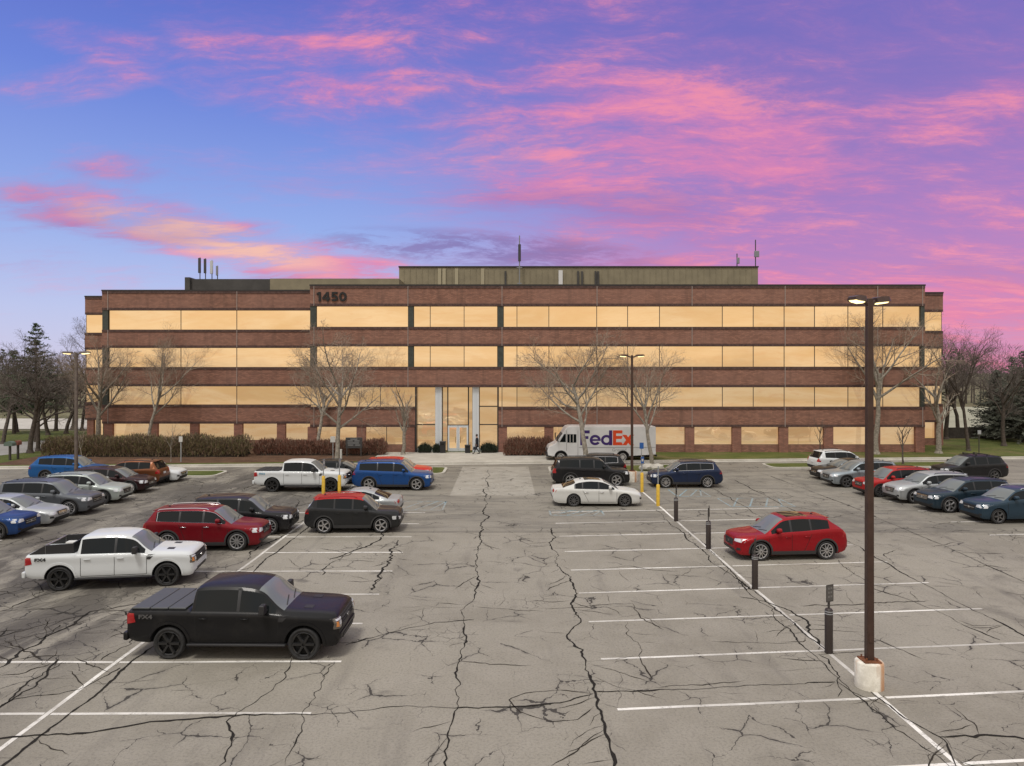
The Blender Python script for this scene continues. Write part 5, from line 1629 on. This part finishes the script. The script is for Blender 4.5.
tag(wood(-230, -66, 125, 175, 230, 91, 7, 13), 'bare brown and dark green wood along the horizon left of the building', 'wood')
tag(wood(70, 300, 155, 205, 260, 92, 7, 14), 'bare brown and dark green wood along the horizon right of the building', 'wood')
# ================================================================== street furniture, truck, person
POLEM = mat('bronze_pole', (.060, .034, .026), .45, .2, vary=.15, vscale=4)
POLEG = mat('weathered_pole', (.13, .105, .09), .6, .1, vary=.2, vscale=4)
def base_mat():
    m = bpy.data.materials.new('rust_stained_concrete'); m.use_nodes = True
    t = NT(m.node_tree)
    oc = t.n('ShaderNodeTexCoord').outputs['Object']
    sp = t.n('ShaderNodeSeparateXYZ', {0: oc})
    n = t.noise(oc, 5, 6, .65); n2 = t.noise(t.mapping(oc, (9, 9, .8)), 1.0, 5, .6)
    col = t.mix(t.sm(n, .35, .7), (.56, .53, .46), (.74, .71, .63))
    rust = t.m('MULTIPLY', t.sm(n2, .50, .62), t.sm(sp.outputs[2], .05, .7))
    side = t.m('MULTIPLY', t.sm(sp.outputs[0], .08, .15), t.sm(sp.outputs[0], .30, .24))
    rim = t.m('MULTIPLY', t.sm(sp.outputs[2], .66, .74), t.sm(n, .40, .55))
    r = t.m('MAXIMUM', t.m('MULTIPLY', rust, .35), t.m('MAXIMUM', t.m('MULTIPLY', side, .9), rim))
    col = t.mix(t.m('MULTIPLY', r, t.sm(n, .2, .6, .55, .9)), col, (.40, .17, .05))
    p = t.n('ShaderNodeBsdfPrincipled', {'Base Color': col, 'Roughness': .9, 'Normal': t.n('ShaderNodeBump', {'Height': n, 'Strength': .3, 'Distance': .02}).outputs[0]})
    t.n('ShaderNodeOutputMaterial', {0: p.outputs[0]})
    return m
BASEM = base_mat()
LAMPE = mat('lit_lamp', (.9, .8, .55), .4, emit=(1.0, .80, .36), estr=2.6)

def light_pole(label, x, y, H, w0, heads, mpole, baseh=.62, baser=.32):
    t = thing('light_pole', label, 'light pole', (x, y, 0), 0, 'parking lot light poles')
    if baseh:
        mb = MB(); mb.lathe([(.001, -.05), (baser, -.05), (baser, baseh - .03), (baser - .03, baseh), (.001, baseh)], 28); mb.build('base', BASEM, t, 50)
        mb = MB(); mb.box((0, 0, baseh + .015), (w0 * 2.4, w0 * 2.4, .03)); bp_ = mb.build('base_plate', mat('rusty_plate', (.14, .05, .02), .8, vary=.4, vscale=10), t)
        for sx in (-1, 1):
            for sy in (-1, 1):
                mb = MB(); mb.tube([(sx * w0 * .75, sy * w0 * .75, baseh + .03), (sx * w0 * .75, sy * w0 * .75, baseh + .10)], .02, 6); mb.build('bolt', mat('rusty_plate', (.14, .05, .02)), bp_)
    mb = MB(); mb.box((0, 0, (H + baseh) / 2 + .015), (w0, w0, H - baseh - .03), top=.82); po = bevel(mb.build('pole', mpole, t), .012)
    mb = MB(); mb.box((0, -w0 / 2 - .004, baseh + .55), (w0 * .55, .01, .20)); mb.build('hand_hole_cover', mpole, po)
    for (a, L) in heads:
        ca, sa = math.cos(a), math.sin(a)
        mb = MB(); mb.tube([(ca * .05, sa * .05, H - .14), (ca * L * .40, sa * L * .40, H - .04)], .045, 8)
        am = mb.build('arm', mpole, t)
        mb = MB()
        vs = []
        for (u, hw, zb, zt) in ((.30, .10, -.08, .02), (.45, .17, -.09, .05), (.85, .19, -.07, .06), (1.0, .14, -.04, .02)):
            for (q, z) in ((-hw, zb), (hw, zb), (hw * .8, zt), (-hw * .8, zt)):
                vs.append((ca * L * u - sa * q, sa * L * u + ca * q, H + z))
        fs = [(i * 4 + j, i * 4 + (j + 1) % 4, i * 4 + 4 + (j + 1) % 4, i * 4 + 4 + j) for i in range(3) for j in range(4)] + [(3, 2, 1, 0), (12, 13, 14, 15)]
        mb.add(vs, fs); hd = mb.build('lamp_head', mpole, t)
        mb = MB()
        vs = [(ca * L * u - sa * q, sa * L * u + ca * q, H + z) for (u, q, z) in ((.48, -.13, -.093), (.48, .13, -.093), (.96, .11, -.055), (.96, -.11, -.055), (.54, -.09, -.125), (.54, .09, -.125), (.90, .08, -.095), (.90, -.08, -.095))]
        mb.add(vs, [(0, 1, 5, 4), (1, 2, 6, 5), (2, 3, 7, 6), (3, 0, 4, 7), (4, 5, 6, 7)])
        mb.build('lamp_lens', LAMPE, hd)
    return t
light_pole('tall dark bronze light pole on a round rust stained concrete base, nearest', 8.69, 16.7, 9.25, .165, ((R(200), .54), (R(20), .54)), POLEM)
light_pole('slim dark light pole beside the yellow posts in front of the delivery truck', 8.69, 47.9, 8.65, .17, ((R(180), .85), (R(0), .85)), POLEM, .72, .36)
light_pole('weathered light pole among the cars of the left row, before the hedge', -27.2, 44.4, 8.75, .17, ((R(170), .95), (R(-10), .95)), POLEG, .72, .36)

# dark bollards carrying small signs, white sign face away
SIGNW = mat('sign_white', (.55, .55, .54), .5); SIGNB = mat('sign_back_dark', (.05, .045, .042), .5); ALU = mat('sign_aluminium', (.36, .38, .40), .4, .4)
BOLD = mat('dark_sleeve', (.030, .022, .020), .5)
YEL = mat('yellow_sleeve', (.62, .40, .045), .5, vary=.12, vscale=5)
SBLU = mat('sign_blue', (.02, .10, .34), .5)
def sign_bollard(label, x, y, face=0.0):
    t = thing('sign_bollard', label, 'bollard', (x, y, 0), face, 'dark sign bollards on the right dividing line')
    mb = MB(); mb.lathe([(.001, -.02), (.105, -.02), (.105, 1.13), (.08, 1.18), (.03, 1.20), (.001, 1.20)], 18); bo = mb.build('sleeve', BOLD, t, 50)
    for z in (1.04, 1.10):
        mb = MB(); mb.lathe([(.1065, z), (.1075, z + .004), (.1075, z + .024), (.1065, z + .028)], 18); mb.build('reflective_band', ALU, bo)
    mb = MB(); mb.box((0, 0, 1.45), (.045, .045, .56)); mb.build('post', SIGNB, t)
    mb = MB(); mb.box((0, -.032, 1.60), (.27, .012, .46)); sg = bevel(mb.build('sign', SIGNB, t), .004, 1)
    mb = MB()
    mb.add([(-.115, -.0395, 1.40), (.115, -.0395, 1.40), (.115, -.0395, 1.80), (-.115, -.0395, 1.80)], [(0, 1, 2, 3)])
    mb.build('sign_face', ALU if y > 20 else mat('sign_face_grey', (.085, .08, .075), .5), sg, None)
    mb = MB()
    for i in range(3):
        z = 1.73 - i * .11
        for k in range(2): mb.box((-.045 + .09 * k, -.042, z), (.06, .004, .05))
    mb.build('sign_marks', mat('sign_mark_grey', (.16, .155, .15), .5) if y < 20 else SIGNB, sg, None)
sign_bollard('dark bollard with a black sign plate, nearest, beside the concrete lamp base', 8.65, 18.7, R(24))
sign_bollard('dark sign bollard in front of the crimson hatchback SUV front wheel', 8.64, 24.2, R(70))
sign_bollard('dark sign bollard left of the crimson hatchback SUV', 8.63, 29.7, R(80))
sign_bollard('dark sign bollard nearest the yellow posts', 8.6, 35.2, R(80))
def yellow_post(label, x, y, g, face=R(82), fm=None):
    t = thing('yellow_bollard', label, 'bollard', (x, y, 0), face, g)
    fm = fm or ALU
    mb = MB(); mb.lathe([(.001, -.02), (.10, -.02), (.10, 1.15), (.07, 1.21), (.001, 1.22)], 16); mb.build('sleeve', YEL, t, 50)
    mb = MB(); mb.box((0, 0, 1.68), (.05, .05, 1.05)); mb.build('post', ALU, t)
    mb = MB(); mb.box((0, -.034, 2.0), (.30, .012, .44)); sg = mb.build('sign', ALU, t)
    mb = MB(); mb.add([(-.14, -.0415, 1.79), (.14, -.0415, 1.79), (.14, -.0415, 2.21), (-.14, -.0415, 2.21)], [(0, 1, 2, 3)]); mb.build('sign_face', fm, sg, None)
    mb = MB(); mb.add([(-.08, -.043, 1.92), (.08, -.043, 1.92), (.08, -.043, 2.08), (-.08, -.043, 2.08)], [(0, 1, 2, 3)]); mb.build('sign_symbol', SIGNW, sg, None)
GY = 'yellow bollards at the accessible bays'
yellow_post('yellow post with sign pole in front of the white pickup door', -11.0, 42.4, GY)
yellow_post('yellow post with sign pole at the nose of the white pickup', -10.1, 42.7, GY)
yellow_post('yellow post between the light pole and the navy crossover', 8.56, 43.75, GY, R(40), SBLU)
yellow_post('yellow post with sign at the head of the dark bollard row', 8.57, 39.2, GY)
# small posts along the drive
def post(name, label, cat, px, d, H, r, m, panel_=None):
    t = thing(name, label, cat, (*gp(px, d), .1), 0)
    mb = MB(); mb.tube([(0, 0, -.15), (0, 0, H)], r, 8); mb.build('post', m, t)
    if panel_:
        mb = MB(); mb.box((0, -r - .012, H - panel_[1] / 2), (panel_[0], .02, panel_[1])); bevel(mb.build('sign', panel_[2], t), .005, 1)
post('sign_post', 'white sign post at the front edge of the left hedge', 'sign', 181, 57.6, 2.1, .05, ALU, (.3, .45, SIGNW))
post('sign_post', 'small white sign on a post beside the wide bare tree, before the shrubs', 'sign', 333, 58.8, 2.0, .04, ALU, (.42, .5, SIGNW))
post('marker_post', 'short white marker post by the kerb near the board sign', 'post', 341, 58.0, 1.0, .09, SIGNW)
post('sign_post', 'thin dark sign post on the right lawn beside the slender tree', 'sign', 979, 62.5, 2.2, .04, SIGNB, (.3, .35, ALU))
post('sign_post', 'sign post standing between the delivery truck and the light pole', 'sign', 641.5, 51.6, 2.2, .035, ALU, (.30, .45, SBLU))
# board sign in the bed
t = thing('board_sign', 'dark board sign with pale lines of names in the shrub bed', 'sign', (*gp(354, 61.4), .1), 0)
mb = MB(); mb.box((0, 0, 1.18), (1.45, .14, .95)); bd = bevel(mb.build('board', mat('sign_board', (.05, .05, .052), .5), t), .02)
for sx in (-1, 1):
    mb = MB(); mb.box((sx * .62, 0, .3), (.12, .12, .9)); mb.build('leg', SIGNB, t)
for i, (a, b) in enumerate(((-.3, .3), (-.55, -.1), (.05, .5), (-.55, .45), (-.5, -.05), (.1, .55))):
    z = (1.52, 1.36, 1.36, 1.18, 1.0, 1.0)[i]
    mb = MB(); mb.box(((a + b) / 2, -.073, z), (b - a, .006, .055)); mb.build('name_strip', ALU, bd)
# mailboxes
for px, lb, m in ((10, 'green grey mailbox on a dark post, left of two by the driveway', mat('mailbox_green', (.10, .14, .12), .5)), (18, 'small reddish mailbox on a post, right of two by the driveway', mat('mailbox_red', (.20, .08, .06), .5))):
    t = thing('mailbox', lb, 'mailbox', (*gp(px, 58.8 if px < 12 else 59.6), .1), 0, 'mailboxes by the driveway')
    mb = MB(); mb.box((0, 0, .55), (.14, .14, 1.3)); mb.build('post', SIGNB, t)
    mb = MB(); wv = .36 if px < 12 else .16
    arc = [(wv * math.cos(a), 1.38 + .20 * math.sin(a)) for a in [PI * k / 8 for k in range(9)]]
    mb.prism([(-wv, 1.2)] + [(wv, 1.2)] + arc, -.25, .25); mb.build('box', m, t)
# bins at the entrance
for px, wd, hh, lb in ((442.8, .50, 1.05, 'tall black bin left of the entrance door'), (467.6, .46, .72, 'short dark bin right of the entrance door')):
    t = thing('litter_bin', lb, 'bin', (*gp(px, 63.9), .126), 0, 'bins at the entrance')
    mb = MB(); mb.box((0, 0, hh * .46), (wd, wd, hh * .92), top=1.06); bevel(mb.build('body', BLACK, t), .03)
    mb = MB(); mb.box((0, 0, hh * .96), (wd * 1.14, wd * 1.14, hh * .08)); bevel(mb.build('lid', CLAD, t), .02)
    mb = MB(); mb.box((0, -wd * .56, hh * .78), (wd * .6, .03, hh * .12)); mb.build('flap', DARKIN, t)
# low fence past the building
t = thing('fence', 'long low dark board fence across the far right lawn', 'fence', (gp(945, 78)[0], 78, .1), 0)
mb = MB()
x0, x1 = 0.0, 34.0
k = 0
while k * .16 < x1: mb.box((k * .16 + .08, 0, .62), (.145, .03, 1.2)); k += 1
mb.build('boards', mat('dark_fence', (.060, .052, .046), .9, vary=.3, vscale=3), t, None)
mb = MB(); mb.box((17, .05, .3), (34, .05, .1)); mb.box((17, .05, 1.0), (34, .05, .1)); mb.build('rail', BARKD, t)
# boulders beside the pole
rk = random.Random(4)
for i, (px, d, s_) in enumerate(((645, 52.6, .42), (649.5, 52.9, .5), (657.5, 53.2, .46))):
    bm = bmesh.new(); bmesh.ops.create_icosphere(bm, subdivisions=2, radius=1)
    for v in bm.verts: v.co *= 1 + rk.uniform(-.14, .14)
    me = bpy.data.meshes.new('boulder'); bm.to_mesh(me); bm.free()
    me.materials.append(CONC)
    me.transform(Matrix.Diagonal((s_ * 1.2, s_ * .9, s_ * .62, 1)))
    o = link('boulder', me, None, (*gp(px, d), .28))
    tag(o, ('pale boulder left of the sign post by the light pole', 'pale boulder in the middle of three near the truck tail tree', 'pale boulder right at the truck tail tree foot')[i], 'boulder', 'pale boulders on the island')

# ------------------------------------------------------------------ the delivery truck
TW = mat('truck_white', (.66, .67, .69), .35, 0, .4, vary=.04, vscale=1.5)
PUR, ORG = mat('lettering_purple', (.045, .018, .15), .45), mat('lettering_orange', (.72, .065, .012), .45)
def letter_shapes(h):
    """bold geometric letters, x to the right, height h; returns list of (polygons, width) for F e d E x"""
    s = .205 * h
    xh = .70 * h
    def ring(cx, cz, ro, ri, a0, a1, n=22):
        o = [(cx + ro * math.cos(lerp(a0, a1, k / n)), cz + ro * math.sin(lerp(a0, a1, k / n))) for k in range(n + 1)]
        i = [(cx + ri * math.cos(lerp(a0, a1, k / n)), cz + ri * math.sin(lerp(a0, a1, k / n))) for k in range(n + 1)]
        return [[o[k], o[k + 1], i[k + 1], i[k]] for k in range(n)]
    ro = xh / 2; ri = ro - s * .82
    F = ([[(0, 0), (s, 0), (s, h), (0, h)], [(s, h - s), (.60 * h, h - s), (.60 * h, h), (s, h)], [(s, .42 * h), (.52 * h, .42 * h), (.52 * h, .42 * h + s * .95), (s, .42 * h + s * .95)]], .60 * h)
    e = (ring(ro, ro, ro, ri, 0, R(325)) + [[(ro - ri - .01, ro - s * .30), (2 * ro - .002, ro - s * .30), (2 * ro - .002, ro + s * .30), (ro - ri - .01, ro + s * .30)]], 2 * ro)
    d = (ring(ro, ro, ro, ri, 0, 2 * PI) + [[(2 * ro - s * .92, 0), (2 * ro + s * .08, 0), (2 * ro + s * .08, h), (2 * ro - s * .92, h)]], 2 * ro + s * .08)
    E = ([[(0, 0), (s, 0), (s, h), (0, h)]] + [[(s, z), (.60 * h, z), (.60 * h, z + s), (s, z + s)] for z in (0, .42 * h, h - s)], .60 * h)
    xw = .76 * h
    x = ([[(0, 0), (s * 1.3, 0), (xw, xh), (xw - s * 1.3, xh)], [(xw - s * 1.3, 0), (xw, 0), (s * 1.3, xh), (0, xh)]], xw)
    return F, e, d, E, x
def delivery_truck(loc, yaw):
    t = thing('delivery_truck', 'white step van delivery truck with big purple and orange lettering', 'delivery truck', loc, yaw)
    L, W, H = 9.0, 2.35, 2.95
    L2, w = L / 2, W / 2
    r = .41; a1, a2 = 1.10, 6.25
    def arch(a, ra=.50):
        return [(L2 - a + ra * math.cos(PI * k / 12), max(.42, .41 + ra * math.sin(PI * k / 12))) for k in range(13)]
    # nose + cab + box side profile (x, z), front to the +x
    nose = [(L2 - .02, .55), (L2, .75), (L2 - .03, 1.10), (L2 - .14, 1.28), (L2 - .62, 1.52)]
    scr = [(L2 - .66, 1.56), (L2 - 1.30, 2.45)]
    prof = nose + scr + [(L2 - 1.42, 2.70), (L2 - 1.62, H - .06), (L2 - 1.85, H), (-L2 + .05, H), (-L2, H - .05), (-L2, .62)]
    prof += [(L2 - a2 - .55, .50)] + list(reversed(arch(a2))) + [(L2 - a2 + .55, .42), (L2 - a1 - .55, .42)] + list(reversed(arch(a1))) + [(L2 - a1 + .55, .46)]
    mb = MB(); mb.prism(prof, -w, w); b = bevel(mb.build('body', TW, t, 25), .05, 2)
    mb = MB(); mb.b(-L2 + .3, L2 - .5, -w * .7, w * .7, .35, .92); mb.build('chassis', DARKIN, t)
    for a in (a1, a2):
        mb = MB(); mb.b(L2 - a - .48, L2 - a + .48, -w * .72, w * .72, .3, .90); mb.build('wheel_well', DARKIN, t)
        for sd in (1, -1):
            add_wheel(t, L2 - a, sd * (w - .17), r, .28, 'steel', SIGNW, 12)
            mb = MB()
            arc = [(L2 - a + q * math.cos(k * PI / 14), .41 + q * math.sin(k * PI / 14)) for q in (.49, .56) for k in (range(15) if q == .49 else range(14, -1, -1))]
            mb.prism(arc, sd * w - .02, sd * w + .025); mb.build('arch_trim', BLACK, t)
    # windscreen in its slope
    def slope(xa, za, xb, zb_, y0, y1, off):
        dx_, dz_ = xb - xa, zb_ - za
        n = Vector((-dz_, 0, dx_)).normalized()
        if n.x < 0: n = -n
        return [(xa + n.x * off, y0, za + n.z * off), (xa + n.x * off, y1, za + n.z * off), (xb + n.x * off, y1, zb_ + n.z * off), (xb + n.x * off, y0, zb_ + n.z * off)]
    for sd in (1, -1):
        mb = MB(); mb.add(slope(L2 - .76, 1.70, L2 - 1.24, 2.37, sd * .04, sd * (w - .10), .012), [(0, 1, 2, 3)]); mb.build('windscreen', GLASS_W, t, None)
    mb = MB(); mb.b(L2 - .005, L2 + .03, -.75, .75, .72, 1.05); mb.build('grille', BLACK, t)
    mb = MB(); mb.b(L2 - .35, L2 + .12, -w + .02, w - .02, .44, .62); bevel(mb.build('front_bumper', BLACK, t), .03)
    mb = MB(); mb.b(-L2 - .12, -L2 - .003, -w + .1, w - .1, .45, .60); bevel(mb.build('rear_bumper', BLACK, t), .02)
    for sd in (1, -1):
        mb = MB(); mb.b(L2 - .02, L2 + .04, sd * .98 - .14, sd * .98 + .14, .80, 1.02); bevel(mb.build('headlight', LENS, t), .02)
        mb = MB(); mb.b(-L2 - .03, -L2 + .01, sd * 1.02 - .08, sd * 1.02 + .08, .8, 1.1); mb.build('taillight', TAIL, t)
        # side glass: quarter light and a sliding door window with dark bars
        mb = MB(); mb.prism([(L2 - .98, 1.66), (L2 - 1.50, 1.66), (L2 - 1.50, 2.34), (L2 - 1.36, 2.34)], sd * w - .01, sd * w + .012); mb.build('side_window', GLASS_S, t)
        mb = MB(); mb.b(L2 - 2.38, L2 - 1.62, sd * w - .01, sd * w + .013, 1.62, 2.32); dw = mb.build('door_window', GLASS_S, t)
        for k in range(2):
            mb = MB(); mb.b(L2 - 2.14 + k * .26, L2 - 2.09 + k * .26, sd * w + .014, sd * w + .025, 1.64, 2.30); mb.build('bar', SIGNW, dw)
        mb = MB(); mb.b(L2 - 2.52, L2 - 2.50, sd * w + .001, sd * w + .008, .55, 2.62); mb.b(L2 - 1.57, L2 - 1.55, sd * w + .001, sd * w + .008, .95, 2.62); mb.build('door_seam', CLAD, t)
        mb = MB(); mb.b(-L2 + .05, L2 - 2.6, sd * w + .001, sd * w + .02, 1.20, 1.25); mb.build('rub_rail', ALU, t)
        mb = MB(); mb.tube([(L2 - .95, sd * (w + .02), 2.2), (L2 - .78, sd * (w + .22), 2.25), (L2 - .78, sd * (w + .22), 1.75), (L2 - .95, sd * (w + .02), 1.7)], .02, 5); mb.box((L2 - .80, sd * (w + .24), 2.0), (.09, .2, .40)); mb.build('mirror', BLACK, t)
        # lettering on both sides, reading left to right
        h = 1.24
        cx = L2 - 2.70 if sd > 0 else L2 - 2.70 - 4.30
        sgn = -1 if sd > 0 else 1
        pos = 0.0
        ys = sd * w
        for li, (polys, wd) in enumerate(letter_shapes(h)):
            mb = MB()
            for pi_, poly in enumerate(polys):
                dpt = .006 + .002 * (pi_ % 2 if li in (0, 3) else (1 if pi_ == len(polys) - 1 else 0))
                mb.prism([(cx + sgn * (pos + p[0] * 1.06), 1.40 + p[1]) for p in poly], ys - .01 * sd, ys + sd * dpt)
            mb.build('letter', PUR if li < 3 else ORG, t, None)
            pos += wd * 1.06 + (-.02, .0, .03, -.03, 0)[li] * h + .02
            if li == 3: ax = pos
        mb = MB()      # the white arrow held between the last two letters
        zc = 1.40 + .33 * h; x0 = ax - .30 * h
        arrow = [(0, -.07), (.27, -.07), (.27, -.19), (.50, 0), (.27, .19), (.27, .07), (0, .07)]
        mb.prism([(cx + sgn * (x0 + p[0] * h), zc + p[1] * h) for p in arrow], ys, ys + sd * .014); mb.build('letter_arrow', TW, t, None)
        me = text_mesh('Ground', .36, mat('lettering_grey', (.30, .31, .33), .5), .004, .0, 'lettering', 1.05)
        o = link('lettering', me, t, (L2 - 2.70 - 3.25 if sd > 0 else L2 - 2.70 - 1.05, sd * (w + .006), 1.30 - .34))
        o.location.z = .90
        o.rotation_euler = (R(90), 0, PI if sd > 0 else 0)
    return t
g = G(561, 462.0)
delivery_truck((g.x + 4.5 - 1.10, g.y + 1.15, 0), PI)

# ------------------------------------------------------------------ person walking at the door
def person(loc, yaw):
    SKIN = mat('skin', (.42, .25, .18), .6); COAT = mat('dark_coat', (.012, .015, .022), .8); TROU = mat('dark_trousers', (.010, .011, .014), .85); SHOE = mat('dark_shoes', (.012, .010, .010), .5); HAIR = mat('dark_hair', (.03, .02, .015), .7)
    t = thing('person', 'person in dark coat and trousers walking past the entrance door carrying a dark bag', 'person', loc, yaw)
    V = [(0, 0, .95), (0, .0, 1.12), (0, .0, 1.30), (.01, 0, 1.44), (.02, 0, 1.53), (.03, 0, 1.60), (.035, 0, 1.70)]
    Rr = [(.155, .11), (.145, .105), (.165, .115), (.10, .08), (.055, .055), (.085, .08), (.075, .07)]
    Ed = [(i, i + 1) for i in range(6)]
    def chain(start, pts):
        p = start
        for co, rr in pts:
            V.append(co); Rr.append(rr); Ed.append((p, len(V) - 1)); p = len(V) - 1
    for sd, st in ((1, .26), (-1, -.22)):
        chain(0, [((.02, sd * .10, .88), (.10, .10)), ((.12 * (1 if st > 0 else .4), sd * .10, .48), (.062, .062)), ((st, sd * .10, .12), (.042, .042)), ((st + .02, sd * .10, .05), (.045, .04)), ((st + .17, sd * .11, .035), (.04, .03))])
        chain(3, [((.0, sd * .20, 1.40), (.065, .065)), ((-.03 * sd, sd * .26, 1.12), (.048, .048)), ((.14 if sd < 0 else .02, sd * .27, .88), (.034, .034)), ((.17 if sd < 0 else .03, sd * .27, .80), (.035, .022))])
    me = bpy.data.meshes.new('body'); me.from_pydata(V, Ed, [])
    o = link('body_skin_source', me)
    md = o.modifiers.new('skin', 'SKIN')
    for i, sv in enumerate(me.skin_vertices[0].data):
        sv.radius = Rr[i]; sv.use_root = (i == 0)
    sb = o.modifiers.new('sub', 'SUBSURF'); sb.levels = 2; sb.render_levels = 2
    bpy.context.view_layer.update()
    nm = bpy.data.meshes.new_from_object(o.evaluated_get(bpy.context.evaluated_depsgraph_get()))
    bpy.data.objects.remove(o, do_unlink=True)
    bm = bmesh.new(); bm.from_mesh(nm)
    for hx, sd in ((.17, -1), (.03, 1)):                          # five curled fingers on each hand
        for k in range(5):
            y0 = sd * .27 + (k - 2) * .017; tmb = MB()
            Lf = (.05, .075, .082, .075, .06)[k]
            tmb.tube([(hx + (.02 if k == 0 else 0), y0, .775), (hx + .012, y0, .775 - Lf * .55), (hx + .03, y0, .775 - Lf)], [.0095, .0085, .006], 5)
            base = [bm.verts.new(v) for v in tmb.v]
            for f in tmb.f: bm.faces.new([base[i] for i in f])
    bm.to_mesh(nm); bm.free()
    nm.materials.clear()
    for m in (SKIN, COAT, TROU, SHOE): nm.materials.append(m)
    for p in nm.polygons:
        z = p.center.z; hand = abs(p.center.y) > .2 and z < .86
        p.material_index = 0 if (z > 1.48 or hand) else (1 if z > .80 else (3 if z < .085 else 2))
        p.use_smooth = True
    link('body', nm, t)
    mb = MB(); mb.lathe([(.20, .62), (.19, .80), (.175, 1.0), (.185, 1.25), (.15, 1.42), (.08, 1.49)], 18); me = mb.mesh('coat', COAT); me.transform(Matrix.Diagonal((.78, 1.05, 1, 1))); link('coat', me, t)
    mb = MB(); mb.lathe([(.088, 1.60), (.098, 1.66), (.095, 1.73), (.06, 1.775), (.001, 1.785)], 14, 0, 'z', (.015, 0, 0)); mb.build('hair', HAIR, t)
    mb = MB()
    mb.box((.118, 0, 1.635), (.03, .022, .035)); mb.build('nose', SKIN, t)
    for sd in (1, -1):
        mb = MB(); mb.box((.105, sd * .032, 1.665), (.012, .022, .012)); mb.build('eye', HAIR, t)
        mb = MB(); mb.box((.02, sd * .088, 1.645), (.035, .014, .05)); mb.build('ear', SKIN, t)
    mb = MB(); mb.box((.115, 0, 1.595), (.01, .045, .01)); mb.build('mouth', mat('lips', (.35, .13, .10), .6), t)
    b = thing('carried_bag', 'dark bag hanging from the hand of the person at the entrance', 'bag', (loc[0] - .17, loc[1] - .28, loc[2] + .42), yaw)
    mb = MB(); mb.box((0, 0, .12), (.34, .13, .26), top=.9); bevel(mb.build('body', COAT, b), .03)
    mb = MB(); mb.tube([(-.1, 0, .24), (-.06, 0, .34), (.06, 0, .34), (.1, 0, .24)], .012, 6); mb.build('handle', BLACK, b)
person((*gp(477, 63.0), .126), PI)
